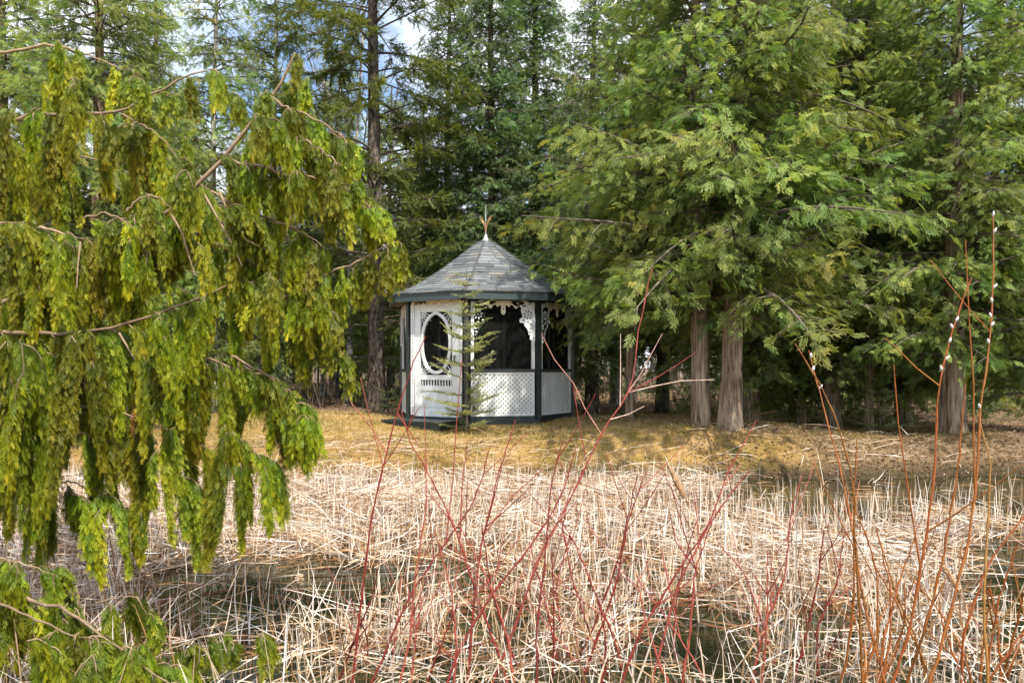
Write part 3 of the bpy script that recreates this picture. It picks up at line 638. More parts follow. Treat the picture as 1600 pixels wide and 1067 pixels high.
def bough_mesh(seed, R, nl, sp_len, dens=1.0, sag=0.5, spread=1.05, zj=0.35):
    """A sheaf of cedar limbs growing out from the trunk axis towards +X."""
    rng = np.random.default_rng(seed); mb = MB(); Pp, Dd, Ss, Tt = [], [], [], []
    mb.mi = 1
    for q in range(nl):
        L = R * rng.uniform(0.60, 1.12); az = -spread + 2 * spread * (q + rng.random()) / nl; h = rng.uniform(-zj, zj)
        t = np.linspace(0, 1, 8); s0, sg, upt = rng.uniform(0.05, 0.5), sag * rng.uniform(0.6, 1.4), rng.uniform(0.1, 0.35)
        d0 = np.array([math.cos(az), math.sin(az), 0]); sd0 = np.array([-d0[1], d0[0], 0])
        pts = np.array([0, 0, h]) + d0 * (L * t)[:, None] + sd0 * (rng.normal(0, 0.06 * L) * np.sin(t * 3))[:, None]; pts[:, 2] += L * (s0 * t - sg * t ** 2 + upt * t ** 3)
        mb.tube(pts, np.linspace(0.010 + 0.008 * L, 0.004, 8), 5, rng.random() * 0.7, cap=False)
        lt = rng.normal(0, 0.13)
        for k in range(int((L * 8 + 4) * dens)):
            tt = rng.uniform(0.06, 1.0) ** 0.85; sg_ = rng.choice([-1, 1]); p = np.array([np.interp(tt, t, pts[:, c]) for c in range(3)]); a = math.radians(rng.uniform(20, 75)) * sg_ * (1 if tt < 0.93 else 0.3)
            d = d0 * math.cos(a) + sd0 * math.sin(a) + np.array([0, 0, rng.uniform(-0.5, 0.3)]); d /= np.linalg.norm(d)
            l = rng.uniform(0.6, 1.2) * (0.13 + 0.27 * L * (1.15 - tt)); n = max(3, int(l / 0.062 * dens)); u = np.linspace(0.15, 1, n)
            sp = p + d * (l * u)[:, None]; sp[:, 2] -= 0.35 * l * u ** 2
            if l > 0.25: mb.tube([p, p + d * l * 0.5 - (0, 0, 0.07 * l), sp[-1]], [0.005, 0.0035, 0.0015], 3, rng.random(), cap=False)
            dd = d + rng.normal(0, 0.40, (n, 3)); dd[:, 2] -= 0.42
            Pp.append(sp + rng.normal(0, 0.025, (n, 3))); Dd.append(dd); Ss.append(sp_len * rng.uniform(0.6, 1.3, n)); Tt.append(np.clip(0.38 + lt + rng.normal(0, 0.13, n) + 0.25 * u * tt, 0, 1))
    mb.mi = 0
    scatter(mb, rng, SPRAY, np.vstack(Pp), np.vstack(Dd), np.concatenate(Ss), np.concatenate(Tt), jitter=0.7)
    return mb.mesh('bough', [M['cedar'], M['twig']])
WIDE = [bough_mesh(100 + q, 2.2, 6, 0.165) for q in range(4)]
NARROW = [bough_mesh(110 + q, 1.0, 6, 0.135, 1.0, 0.4, 1.1, 0.25) for q in range(3)]
def cedar(px, d, rz, H, zb, R, trunks, label, seed, mat=None, bark='bark', prof=None, step=0.50, sz=1.0, lean=0.0):
    rg = random.Random(seed); rng = np.random.default_rng(seed); root = empty('cedar_tree', gpos(px, d), label, 'tree'); root.rotation_euler = (0, 0, rz); axes = []
    for tx, ty, tr in trunks: m = MB(); axes.append(trunk(m, (tx, ty, -.25), (tx * 2.2 + lean, ty * 2.0, H), tr, .02, rng)); m.build('trunk', M[bark], root, True)
    prof = prof or (lambda q: (1 - q) ** 0.62 * (0.80 + 0.20 * min(1, q * 5))); z = zb; i = 0
    while z < H - 0.3:
        rel = (z - zb) / (H - zb); Rz = R * prof(rel) + .15; b = axes[i % len(axes)]
        for k in range(3):
            lib, nom = (WIDE, 2.2) if Rz > 1.25 else (NARROW, 1.0); o = link('bough', lib[rg.randrange(len(lib))], root); zz = z + rg.uniform(-.18, .18); sc = Rz / nom * rg.uniform(.82, 1.12)
            o.location = tuple(b(zz)); o.rotation_euler = (rg.uniform(-.1, .1), rg.uniform(-.22, .12), i * 1.1 + k * 2.0944 + rg.uniform(-.3, .3)); o.scale = (sc, sc * rg.choice([-1, 1]), sc * sz)
            if mat: o.material_slots[0].link = 'OBJECT'; o.material_slots[0].material = M[mat]
        z += step * rg.uniform(.85, 1.15) * (1 if Rz > .9 else .75); i += 1
    return root

# ------------------------------------------------------------------ right-hand cedars
cedar(1118, 11.6, 0.15, 9.5, 1.75, 2.65, ((-0.17, 0.10, 0.135), (0.17, -0.10, 0.155)), 'double trunked white cedar standing right of the gazebo by the bank', 1, lean=.1, step=.42)
cedar(1490, 12.0, 1.0, 9.5, 1.45, 2.1, ((0, 0, 0.18),), 'thick trunked cedar near the right edge behind tall willow stems', 2)
cedar(1175, 14.8, 2.6, 10, 1.25, 2.0, ((0, 0, 0.16),), 'cedar whose dark trunk stands just behind the double trunk', 3)
cedar(1252, 15.2, 0.4, 9, 0.8, 1.5, ((0, 0, 0.09),), 'slender cedar with thin dark trunk right of the double trunk', 4)
cedar(1412, 15.5, 4.1, 10, 0.8, 1.9, ((0, 0, 0.16),), 'cedar with dark trunk behind and left of the thick trunked one', 5)
cedar(1358, 13.4, 2.2, 8.5, 1.3, 1.4, ((0, 0, 0.07),), 'thin young cedar between two larger trunks on the right', 6)
cedar(1640, 12.6, 5.2, 9.5, 0.8, 2.0, ((0, 0, 0.17),), 'cedar at the far right edge of the picture', 7)
cedar(1300, 14.2, 3.7, 10, 1.2, 2.0, ((0, 0, 0.15),), 'cedar in the middle of the right hand stand with hidden trunk', 8)
cedar(985, 13.8, 1.7, 8.5, 1.9, 1.55, ((0, 0, 0.08),), 'slim cedar leaning over the right edge of the gazebo roof', 9)
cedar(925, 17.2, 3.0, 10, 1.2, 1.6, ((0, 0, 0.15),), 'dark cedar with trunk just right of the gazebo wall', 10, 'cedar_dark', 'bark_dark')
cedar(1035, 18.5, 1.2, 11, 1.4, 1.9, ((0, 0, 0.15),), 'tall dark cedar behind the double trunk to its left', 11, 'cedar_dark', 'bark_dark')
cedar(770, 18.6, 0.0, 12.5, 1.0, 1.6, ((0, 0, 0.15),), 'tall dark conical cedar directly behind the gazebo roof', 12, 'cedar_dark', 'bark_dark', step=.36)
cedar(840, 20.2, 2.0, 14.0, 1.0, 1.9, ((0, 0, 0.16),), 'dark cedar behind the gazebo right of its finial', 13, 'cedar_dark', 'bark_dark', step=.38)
cedar(700, 21.5, 1.0, 13.0, 1.0, 1.7, ((0, 0, 0.13),), 'green cedar behind the left slope of the gazebo roof', 22, 'cedar_dark', 'bark_dark', step=.5)
cedar(610, 26.0, 4.0, 10.0, 1.2, 1.9, ((0, 0, 0.14),), 'full green cedar standing behind the spruce trunk', 23, None, 'bark_dark', step=.5)
cedar(245, 20.0, 4.4, 11.0, 1.2, 1.7, ((0, 0, 0.14),), 'bright green cedar left of the patch of blue sky', 24, None, 'bark', step=.5)
# ------------------------------------------------------------------ left background cedars
cedar(150, 13.5, 0.7, 10, 1.3, 2.1, ((0, 0, 0.16),), 'tall yellow green cedar behind the weeping tree at upper left', 14)
cedar(10, 14.5, 3.3, 10, 1.3, 2.0, ((0, 0, 0.16),), 'cedar filling the upper left corner behind the weeping tree', 15)
airy = lambda q: 0.5 + 0.5 * (1 - q)
cedar(428, 19.0, 0.5, 12, 1.6, 1.35, ((0, 0, 0.10),), 'airy cedar with thin pale trunk showing against the sky', 16, bark='bark_pale', prof=airy, step=.85)
cedar(335, 17.5, 2.5, 11, 1.4, 1.4, ((0, 0, 0.10),), 'loose cedar left of the airy one against blue sky', 17, bark='bark_pale', prof=airy, step=.8)
cedar(665, 23.0, 1.5, 8.6, 1.2, 1.4, ((0, 0, 0.11),), 'mid height cedar filling the gap between spruce and gazebo roof', 18, None, 'bark_dark', step=.5)
cedar(530, 24.0, 1.5, 10.5, 1.4, 1.8, ((0, 0, 0.11),), 'mid height cedar behind the spruce on its left', 19, None, 'bark_dark', step=.5)
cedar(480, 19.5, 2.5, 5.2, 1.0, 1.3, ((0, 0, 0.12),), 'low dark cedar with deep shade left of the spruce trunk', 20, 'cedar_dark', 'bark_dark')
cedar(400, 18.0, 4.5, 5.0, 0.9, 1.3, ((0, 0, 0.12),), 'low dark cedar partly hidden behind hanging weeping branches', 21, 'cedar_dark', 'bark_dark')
mid = cedar_meshes(12, 11.0, 1.4, 2.1, 170, 0.26, 0.95, ((0, 0, 0.17),), T=SPRAY_S)
dark = cedar_meshes(14, 9.2, 1.1, 1.7, 170, 0.25, 1.0, ((0, 0, 0.15),), T=SPRAY_S, mat='cedar_dark', sag=0.45, bark='bark_dark')
# far wood beyond the fence: alike trees
far_lab = 'distant cedar in the woods beyond the wire fence'
rg = random.Random(21)
for px, d, k, s in [(-60, 27, 0, 1.0), (90, 29, 1, 1.05), (210, 31, 0, 1.1), (300, 27, 1, .9), (520, 33, 0, .85), (640, 30, 1, .62), (700, 35, 0, .95), (670, 27, 0, .62), (560, 28, 0, .6), (480, 36, 1, .8), (900, 28, 1, 1.0), (960, 33, 0, 1.2), (1050, 25, 1, 1.0), (1140, 29, 0, 1.25), (1220, 24, 1, 1.1), (1300, 27, 0, 1.2), (1390, 23, 1, 1.1), (1480, 28, 0, 1.2), (1560, 24, 1, 1.1), (1650, 27, 0, 1.2), (440, 28, 1, .6), (580, 40, 0, .7), (780, 38, 1, .8), (350, 40, 0, .9)]:
    place_tree('distant_cedar', (dark, mid)[k], gpos(px, d), rg.uniform(0, 6.28), s, far_lab, group='cedars beyond the fence')
# bare grey trees in the far wood
def bare_tree(seed, H, r):
    rng = np.random.default_rng(seed); m = MB(); bm_ = MB()
    f = trunk(m, (0, 0, -0.2), (rng.normal(0, 0.3), 0, H), r, 0.012, rng, 10, 16, 0.15, 0.3, 0.03)
    def br(p, d, L, r, lev):
        t = np.linspace(0, 1, 6)[:, None]; c = rng.normal(0, 0.15, 3); pts = p + d * L * t + c * L * t ** 2 * 0.6 + np.array([0, 0, 0.18 * L]) * t ** 2
        bm_.tube(pts, np.linspace(r, r * 0.35, 6), 4 if lev else 5, rng.random(), cap=False)
        if lev < 2:
            for q in range(rng.integers(3, 6)):
                tt = rng.uniform(0.3, 0.95); pp = p + d * L * tt + c * L * tt ** 2 * 0.6 + np.array([0, 0, 0.18 * L * tt ** 2]); nd = d + rng.normal(0, 0.5, 3); nd /= np.linalg.norm(nd); br(pp, nd, L * rng.uniform(0.35, 0.6), r * 0.5, lev + 1)
    for q in range(18):
        h = H * rng.uniform(0.28, 0.97); a = rng.uniform(0, 6.28); d = np.array([math.cos(a) * 0.7, math.sin(a) * 0.7, rng.uniform(0.4, 1.0)]); d /= np.linalg.norm(d); br(f(h), d, (H - h) * 0.35 + 0.5, r * 0.35 * (1.1 - h / H) + 0.006, 0)
    return [m.mesh('trunk', M['bark_pale'], True)], bm_.mesh('branches', M['bark_pale'], True), None, 0
bares = [bare_tree(31, 10, 0.085), bare_tree(32, 12, 0.10), bare_tree(33, 9, 0.06)]
def place_bare(m, loc, rz, s, label, group=None):
    e = empty('bare_tree', loc, label, 'tree', group); e.rotation_euler = (0, 0, rz); e.scale = (s, s, s)
    link('trunk', m[0][0], e); link('branches', m[1], e)
place_bare(bares[1], gpos(545, 21.5), 0.4, 1.0, 'bare pale barked tree with forked branches left of the spruce trunk')
place_bare(bares[0], gpos(505, 24), 2.4, 1.1, 'slim bare tree behind the forked pale tree')
for q in range(26):
    px = rg.uniform(-80, 1680); d = rg.uniform(24, 40); place_bare(bares[q % 3], gpos(px, d), rg.uniform(0, 6.28), rg.uniform(0.7, 1.2), 'thin bare grey tree among the far woods', 'bare trees in the far woods')

def far_woods():
    rng = np.random.default_rng(35); mb = MB()
    for q in range(620):
        y = rng.uniform(36, 62); x = rng.uniform(-.75, .75) * y; H = rng.uniform(5.0, 10.5); z = h1(x, y) - .2; top = np.array([x + rng.normal(0, .5), y, z + H]); b = np.array([x, y, z]); r = rng.uniform(.05, .13)
        mb.tube([b, (b + top) / 2 + rng.normal(0, .12, 3), top], [r, r * .7, .015], 4, rng.random(), cap=False)
        for k in range(16):
            t = rng.uniform(.12, .95); p = b + (top - b) * t; a = rng.uniform(0, 6.28); l = rng.uniform(.5, 2.0) * (1.15 - t); e = p + np.array([math.cos(a) * l, math.sin(a) * l * .4, l * rng.uniform(.1, 1.1)]); mb.tube([p, (p + e) / 2 + rng.normal(0, .1, 3), e], [.028, .018, .008], 3, rng.random(), cap=False)
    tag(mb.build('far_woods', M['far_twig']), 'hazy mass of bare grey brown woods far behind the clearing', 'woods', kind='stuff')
far_woods()

# ------------------------------------------------------------------ tall spruce with bare lower trunk
def spruce():
    rng = np.random.default_rng(41); m, lb, cr = MB(), MB(), MB(); H = 14.0
    f = trunk(m, (0, 0, -0.25), (0.22, 0, H), 0.20, 0.05, rng, 22, 40, 0.05, 0.75, 0.06); Pp, Dd, Ss, Tt = [], [], [], []
    h = 1.9; q = 0
    while h < 12.5:
        for w in range(rng.integers(3, 6)):
            az = rng.uniform(0, 6.28); L = 2.35 * rng.uniform(0.55, 1.12); green = min(1.0, 0.55 + (h - 2) * 0.14)
            t = np.linspace(0, 1, 9); d0 = np.array([math.cos(az), math.sin(az), 0]); sd0 = np.array([-d0[1], d0[0], 0]); b = f(h + rng.uniform(-.1, .1)); rise = rng.uniform(0.15, 0.5); dr = rng.uniform(0.3, 0.65)
            pts = b + d0 * (L * t)[:, None] + sd0 * (rng.normal(0, .12) * L * t ** 2)[:, None]; pts[:, 2] += L * (rise * t - dr * t ** 2 + 0.15 * t ** 3)
            lb.tube(pts, np.linspace(0.030, 0.006, 9) * rng.uniform(.7, 1.1), 5, rng.random() * .5, cap=False)
            for k in range(int(15 * L)):
                tt = rng.uniform(0.25, 1); s = rng.choice([-1, 1]); p = np.array([np.interp(tt, t, pts[:, c]) for c in range(3)]); a = math.radians(rng.uniform(30, 65)) * s
                d = d0 * math.cos(a) + sd0 * math.sin(a) + np.array([0, 0, rng.uniform(-.5, .2)]); l = rng.uniform(0.2, 0.6) * (1.25 - tt * .6); e = p + d * l - np.array([0, 0, .1 * l])
                lb.tube([p, (p + e) / 2 + (0, 0, .02), e], [0.005, 0.004, 0.002], 3, rng.random(), cap=False)
                if rng.random() < green * (0.35 + 0.65 * tt):
                    n = int(l / 0.055) + 2; u = rng.uniform(.15, 1.05, n); dd = d + rng.normal(0, .55, (n, 3)); dd[:, 2] -= .1
                    Pp.append(p + (e - p) * u[:, None]); Dd.append(dd); Ss.append(rng.uniform(.15, .26, n)); Tt.append(np.clip(rng.normal(.5, .2, n), 0, 1))
        h += rng.uniform(0.28, 0.5)
    scatter(cr, rng, NEEDLE, np.vstack(Pp), np.vstack(Dd), np.concatenate(Ss), np.concatenate(Tt), jitter=.4)
    print('spruce twigs', sum(len(x) for x in Pp))
    return [m.mesh('trunk', M['bark_dark'], True)], lb.mesh('limbs', M['twig'], True), cr.mesh('crown', M['needle']), 0
place_tree('spruce_tree', spruce(), gpos(589, 18.0), 2.2, 1.0, 'tall spruce with thick bare lower trunk left of the gazebo')

# ------------------------------------------------------------------ fir sapling in front of the gazebo
def sapling(seed, H, R):
    rng = np.random.default_rng(seed); m, lb, cr = MB(), MB(), MB(); m.tube([(0, 0, -.1), (0.01, 0, H * .4), (0, .01, H * .75), (0, 0, H)], [0.022, .016, .010, .004], 8, .4); Pp, Dd, Ss, Tt = [], [], [], []
    h = 0.12
    while h < H - .05:
        rel = h / H; n = rng.integers(3, 6); a0 = rng.uniform(0, 6.28)
        for w in range(n):
            az = a0 + w * 6.283 / n + rng.normal(0, .2); L = R * (1 - rel) ** .62 * min(1, .55 + rel * 2) * rng.uniform(.5, 1.2) + .05; up = rng.uniform(.10, .50); d0 = np.array([math.cos(az), math.sin(az), 0])
            t = np.linspace(0, 1, 6); pts = np.array([0, 0, h]) + d0 * (L * t)[:, None]; pts[:, 2] += L * (up * t + .12 * t ** 2 - .15 * t * (1 - rel)); lb.tube(pts, np.linspace(.008, .002, 6), 4, rng.random(), cap=False)
            ax = np.array([d0[0], d0[1], up]); sd0 = np.array([-d0[1], d0[0], 0]); k = max(4, int(L / .031)); u = np.linspace(.12, 1, k); s = np.where(np.arange(k) % 2, 1, -1)
            P0 = np.stack([np.interp(u, t, pts[:, c]) for c in range(3)], 1); dd = ax + sd0 * (s * rng.uniform(.4, 1.1, k) * (u < .97))[:, None]; dd[:, 2] += rng.normal(0, .12, k)
            Pp.append(P0); Dd.append(dd); Ss.append((.085 + .17 * L * (1.15 - u)) * rng.uniform(.8, 1.4, k)); Tt.append(np.clip(rng.normal(.45, .18, k) + .25 * u, 0, 1))
        h += rng.uniform(.12, .24)
    scatter(cr, rng, FIRN, np.vstack(Pp), np.vstack(Dd), np.concatenate(Ss), np.concatenate(Tt), jitter=.25)
    return [m.mesh('trunk', M['twig'], True)], lb.mesh('limbs', M['twig'], True), cr.mesh('crown', M['fir']), 0
place_tree('fir_sapling', sapling(51, 2.62, .66), gpos(729, 12.7), 0, 1.0, 'young pale green fir sapling growing in front of the gazebo door post')
place_tree('fir_sapling', sapling(52, .45, .30), gpos(606, 15.6), 1, 1.0, 'knee high fir seedling at the foot of the spruce trunk')
place_tree('fir_sapling', sapling(53, .75, .42), gpos(1375, 13.0), 1, 1.0, 'small fir seedling under the right hand cedars')

# ------------------------------------------------------------------ weeping cypress, left foreground
def weeping():
    rng = np.random.default_rng(61)
    wroot = empty('weeping_cypress', (-3.55, 4.7, h1(-3.55, 4.7) - .05), 'yellow green weeping cypress hanging in the left foreground over the reeds', 'tree')
    o3 = np.array(wroot.location)
    m = MB(); trunk(m, (0, 0, -.3), (.25, .1, 7.2), .17, .02, rng, 18, 24, .1, .5, .05); m.build('trunk', M['bark'], wroot, True)
    # (pixel polyline with depth), strand length range, density, bough radius, spread in depth
    B = [
        ([(-160, 520, 4.6), (20, 470, 4.4), (150, 400, 4.1), (265, 332, 3.95), (305, 298, 3.9), (350, 247, 3.9), (405, 180, 3.9), (440, 130, 3.9), (462, 84, 3.9)], (.12, .34), 1.0, .022, .12, .0),
        ([(421, 150, 3.9), (450, 170, 3.85), (490, 185, 3.8), (518, 198, 3.8), (542, 220, 3.8)], (.08, .24), 1.2, .008, .08, .12),
        ([(395, 195, 3.9), (440, 205, 3.85), (485, 225, 3.8), (524, 250, 3.8), (550, 280, 3.75)], (.10, .28), 1.3, .009, .10, .12),
        ([(350, 250, 3.9), (410, 262, 3.85), (470, 272, 3.8), (520, 285, 3.8), (556, 300, 3.75), (578, 326, 3.75)], (.08, .28), 1.4, .010, .12, .14),
        ([(330, 300, 3.95), (380, 330, 3.9), (430, 345, 3.85), (470, 362, 3.8), (505, 385, 3.8)], (.14, .40), 1.3, .009, .14, .05),
        ([(300, 360, 4.0), (370, 400, 3.95), (430, 425, 3.9), (480, 452, 3.85), (515, 488, 3.8)], (.14, .34), 1.4, .009, .15, .0),
        ([(430, 470, 3.9), (500, 432, 3.85), (560, 410, 3.8), (590, 392, 3.8), (622, 380, 3.8)], (.07, .20), 1.6, .009, .06, .22),
        ([(440, 520, 3.9), (480, 515, 3.85), (515, 532, 3.8), (538, 552, 3.8)], (.05, .14), 1.3, .007, .08, .10),
        ([(-40, 517, 4.2), (90, 522, 4.0), (180, 512, 3.9), (260, 485, 3.85), (320, 464, 3.85), (372, 438, 3.85)], (.45, .90), 1.0, .013, .16, -.05),
        ([(-40, 195, 4.5), (100, 176, 4.3), (190, 178, 4.2), (245, 145, 4.15), (290, 118, 4.1), (322, 112, 4.1)], (.18, .5), 1.0, .014, .18, .05),
        ([(190, 178, 4.2), (230, 200, 4.1), (262, 225, 4.05), (280, 250, 4.05)], (.2, .42), 1.0, .007, .14, -.02),
        ([(-40, 90, 4.8), (80, 70, 4.7), (150, 90, 4.6), (190, 110, 4.6)], (.2, .45), .8, .012, .2, -.05),
        ([(-40, 345, 4.1), (60, 356, 4.0), (130, 374, 3.95)], (.35, .75), 1.1, .015, .14, -.02),
        ([(130, 340, 3.9), (165, 332, 3.9), (205, 350, 3.85), (228, 395, 3.85)], (.10, .3), 1.2, .006, .06, .05),
        ([(195, 330, 3.9), (230, 302, 3.9), (262, 318, 3.9), (275, 350, 3.9)], (.08, .22), 1.3, .006, .06, .08),
        ([(-40, 640, 4.3), (80, 628, 4.2), (180, 640, 4.1), (250, 668, 4.0)], (.28, .60), 1.0, .010, .22, -.1),
        ([(200, 555, 4.1), (290, 548, 4.0), (350, 570, 3.95), (400, 605, 3.9), (430, 650, 3.9)], (.2, .52), 1.1, .010, .16, -.06),
        ([(360, 555, 3.9), (410, 580, 3.85), (450, 612, 3.8), (487, 655, 3.8)], (.06, .18), 1.4, .007, .06, .15),
        ([(60, 760, 4.2), (110, 752, 4.1), (160, 770, 4.0)], (.14, .38), .9, .006, .12, -.12),
        ([(-40, 880, 3.5), (40, 938, 3.4), (100, 948, 3.3), (170, 1000, 3.25), (262, 1070, 3.2)], (.10, .30), 1.0, .011, .10, .05),
        ([(-40, 862, 3.5), (30, 878, 3.4), (80, 895, 3.4)], (.05, .14), 1.2, .006, .06, .08),
        ([(-40, 920, 3.4), (40, 960, 3.3), (110, 990, 3.2), (190, 1010, 3.2)], (.12, .32), .9, .007, .12, .0),
        ([(150, 940, 3.6), (210, 930, 3.6), (230, 960, 3.6)], (.08, .22), 1.0, .005, .1, -.05),
        ([(200, 1050, 3.5), (270, 1012, 3.5), (330, 992, 3.5), (400, 992, 3.5)], (.05, .13), 1.2, .005, .05, .0),
        # inner curtains further back
        ([(-60, 230, 5.2), (100, 240, 5.1), (220, 260, 5.0), (300, 300, 5.0)], (.4, .9), .8, .010, .3, -.12),
        ([(-60, 420, 5.1), (120, 430, 5.0), (250, 420, 4.9), (360, 430, 4.8)], (.4, .9), .8, .010, .3, -.14),
        ([(-60, 560, 5.0), (100, 570, 4.9), (230, 560, 4.8), (330, 580, 4.7)], (.3, .75), .7, .010, .3, -.16),
    ]
    VAR = {}
    def plume_mesh(L, v):
        """An arching branchlet that droops at the tip, fringed below with hanging sprays."""
        key = (round(L, 2), v)
        if key not in VAR:
            rg = np.random.default_rng(int(L * 1000) + v * 7 + 3); mb = MB(); Pp, Dd, Ss, Tt = [], [], [], []
            k = (.80, .38, .15)[v % 3]
            def arc(p0, L, az, a0, k):
                n = max(8, int(L / .0098)); u = np.linspace(0, 1, n); ang = a0 - (a0 + math.radians(87)) * np.minimum(1, u / k) ** .8; yaw = az + .3 * np.sin(u * 3 + rg.uniform(0, 6)) * rg.normal(0, 1)
                D = nrm(np.stack([np.cos(ang) * np.cos(yaw), np.cos(ang) * np.sin(yaw), np.sin(ang)], 1)); pts = p0 + np.cumsum(D, 0) * L / n
                mb.mi = 1; st = max(1, n // 8); mb.tube(pts[::st], np.linspace(.0032, .0012, len(pts[::st])), 4, rg.uniform(.1, .7), cap=False); mb.mi = 0
                env = np.minimum(1, .6 + 3 * u) * (1.08 - .55 * u); base = rg.normal(.33, .08); sd_ = np.stack([-np.sin(yaw), np.cos(yaw), yaw * 0], 1)
                for row in (-1, 1, 0):
                    fl = rg.uniform(.35, 1.15, n) * env; d = D * (.40 + .4 * u)[:, None] + sd_ * row * .36 + np.array([0, 0, -1.05]) + rg.normal(0, .16, (n, 3)); d = nrm(d); p = pts + rg.normal(0, .004, (n, 3))
                    for q in range(4):
                        sz = rg.uniform(.044, .072, n) * (1.05 - .16 * q) * (.55 + .5 * env); ok = fl > q * .25; Pp.append(p[ok]); Dd.append((d + rg.normal(0, .14, (n, 3)))[ok]); Ss.append(sz[ok]); Tt.append(np.clip(base + rg.normal(0, .09, n) + .10 * u + .07 * q, 0, 1)[ok])
                        p = p + d * .056 * fl[:, None]; d = nrm(d + np.array([0, 0, -.45]))
                return pts
            main = arc(np.zeros(3), L, 0, math.radians(rg.uniform(5, 30)), k); m = len(main)
            arc(main[int(m * .12)], L * rg.uniform(.45, .7), rg.uniform(.4, 1.0), math.radians(10), k); arc(main[int(m * .30)], L * rg.uniform(.4, .65), -rg.uniform(.4, 1.0), 0.0, k)
            scatter(mb, rg, FROND, np.vstack(Pp), np.vstack(Dd), np.concatenate(Ss), np.concatenate(Tt), up=(0, -1, .2), jitter=.9, grad=.24); VAR[key] = mb.mesh('hanging_spray', [M['weeping'], M['bough']])
        return VAR[key]
    LENS = np.array([.15, .23, .34, .48, .64, .82])
    def hang(p, L, az=None):
        c = LENS[np.argmin(abs(LENS - L))]; v = int(rng.integers(0, 3)) if L < .3 else (1 if rng.random() < .45 else 2); o = link('hanging_spray', plume_mesh(c, v), wroot); o['kind'] = 'stuff'
        o.location = tuple(p - o3); f = L / c; az = rng.uniform(-2.2, .9) if az is None else az; o.scale = (f, rng.choice([-1, 1]), f); o.rotation_euler = (rng.normal(0, .08), rng.normal(0, .10), az)
    fr = [[], [], [], []]
    def strand(p, L, tb, out):
        n = max(2, int(L / 0.040)); u = (np.arange(n) + rng.uniform(0, .6)) / n; sway = rng.normal(0, .10, 2) + out * .25
        pts = p + np.stack([sway[0] * L * u, sway[1] * L * u, -L * u * .92], 1); strand_tw.tube(np.vstack([p[None], pts[len(pts) // 2:len(pts) // 2 + 1] + rng.normal(0, .008, 3), pts[-1:]]), [.0018, .0012, .0008], 3, rng.random() * .4, cap=False)
        k = len(pts); d = np.tile(np.array([sway[0], sway[1], -1.0]), (k, 1)) + rng.normal(0, .22, (k, 3)); d[0, :2] += rng.normal(0, .45, 2)
        fr[0].append(pts); fr[1].append(d); fr[2].append(rng.uniform(.085, .15, k) * (1.1 - .4 * u)); fr[3].append(np.clip(tb + rng.normal(0, .10, k) + .16 * u, 0, 1))
    strand_tw = MB()
    for pix, (l0, l1), dens, br, spread, tb in B:
        pts = np.array([at(*p) for p in pix]); s = np.concatenate([[0], np.cumsum(np.linalg.norm(np.diff(pts, axis=0), axis=1))]); S = s[-1]
        q = np.linspace(0, S, 20); fine = np.stack([np.interp(q, s, pts[:, c]) for c in range(3)], 1); fine[1:-1] = (fine[:-2] + 2 * fine[1:-1] + fine[2:]) / 4; fine += rng.normal(0, .004, fine.shape)
        mbb = MB(); mbb.tube(fine - o3, np.linspace(br, br * .28, 20), 7, rng.uniform(.3, 1)); mbb.build('bough', M['bough'], wroot, True)
        n = max(4, int(S / 0.078 * dens))
        for k in range(n):
            w = S * (k + rng.random()) / n; p = np.array([np.interp(w, q, fine[:, c]) for c in range(3)]); off = rng.normal(0, spread); p = p + np.array([0, off, -abs(off) * rng.uniform(0, .35)])
            i0 = min(18, int(w / S * 19)); bd = fine[i0 + 1] - fine[i0]; az = math.atan2(bd[1], bd[0]) + rng.choice([-1, 1]) * rng.uniform(.15, 1.5)
            hang(p, (rng.uniform(l0, l1) * 1.12 + .06) * (1 - .5 * (w / S) ** 2), az)
        hang(fine[-1], max(.14, l0), math.atan2(fine[-1][1] - fine[-2][1], fine[-1][0] - fine[-2][0]))
    # single long hanging tresses
    for px, py, d, L, tb in [(350, 690, 3.85, .58, -.1), (362, 700, 3.8, .50, -.05), (390, 730, 3.8, .36, .0), (400, 745, 3.85, .3, .05), (270, 770, 3.9, .42, -.05), (255, 760, 4.0, .45, -.1), (310, 720, 3.9, .35, -.05), (150, 800, 3.9, .38, -.12), (160, 820, 3.9, .30, -.1), (225, 800, 3.9, .25, -.1), (205, 690, 4.0, .55, -.1), (120, 700, 4.1, .4, -.1), (60, 700, 4.1, .45, -.1), (15, 690, 4.1, .5, -.12), (420, 660, 3.8, .28, .1), (280, 690, 3.9, .5, -.1)]:
        hang(at(px, py - 25, d), L * 1.15)
    print('sprays', len([c for c in wroot.children if c.name.startswith('hanging')]))
    # dead rust-brown spray and long bare twigs
    for px, py in [(222, 600), (228, 610), (225, 620)]: strand(at(px, py, 3.75), .22, .5, np.zeros(2))
    P, D, S, T = np.vstack(fr[0]) - o3, np.vstack(fr[1]), np.concatenate(fr[2]), np.concatenate(fr[3]); md = MB(); scatter(md, rng, FROND, P, D, S * .8, T, up=(0, -1, .2), jitter=.7)
    md.build('dead_spray', M['rust'], wroot)['label'] = 'dead rust brown spray'
    for pix in [[(343, 300), (360, 340), (385, 375), (425, 395)], [(265, 330), (285, 365), (295, 400), (305, 430)], [(320, 305), (345, 350), (365, 385), (378, 415)], [(126, 378), (122, 410), (120, 450)], [(186, 520), (210, 560), (235, 590)]]:
        a = np.array([at(x, y, 3.78) for x, y in pix]) - o3; mbb = MB(); mbb.tube(a, np.linspace(.006, .003, len(a)), 5, .9); mbb.build('bare_twig', M['bough'], wroot, True)
weeping()

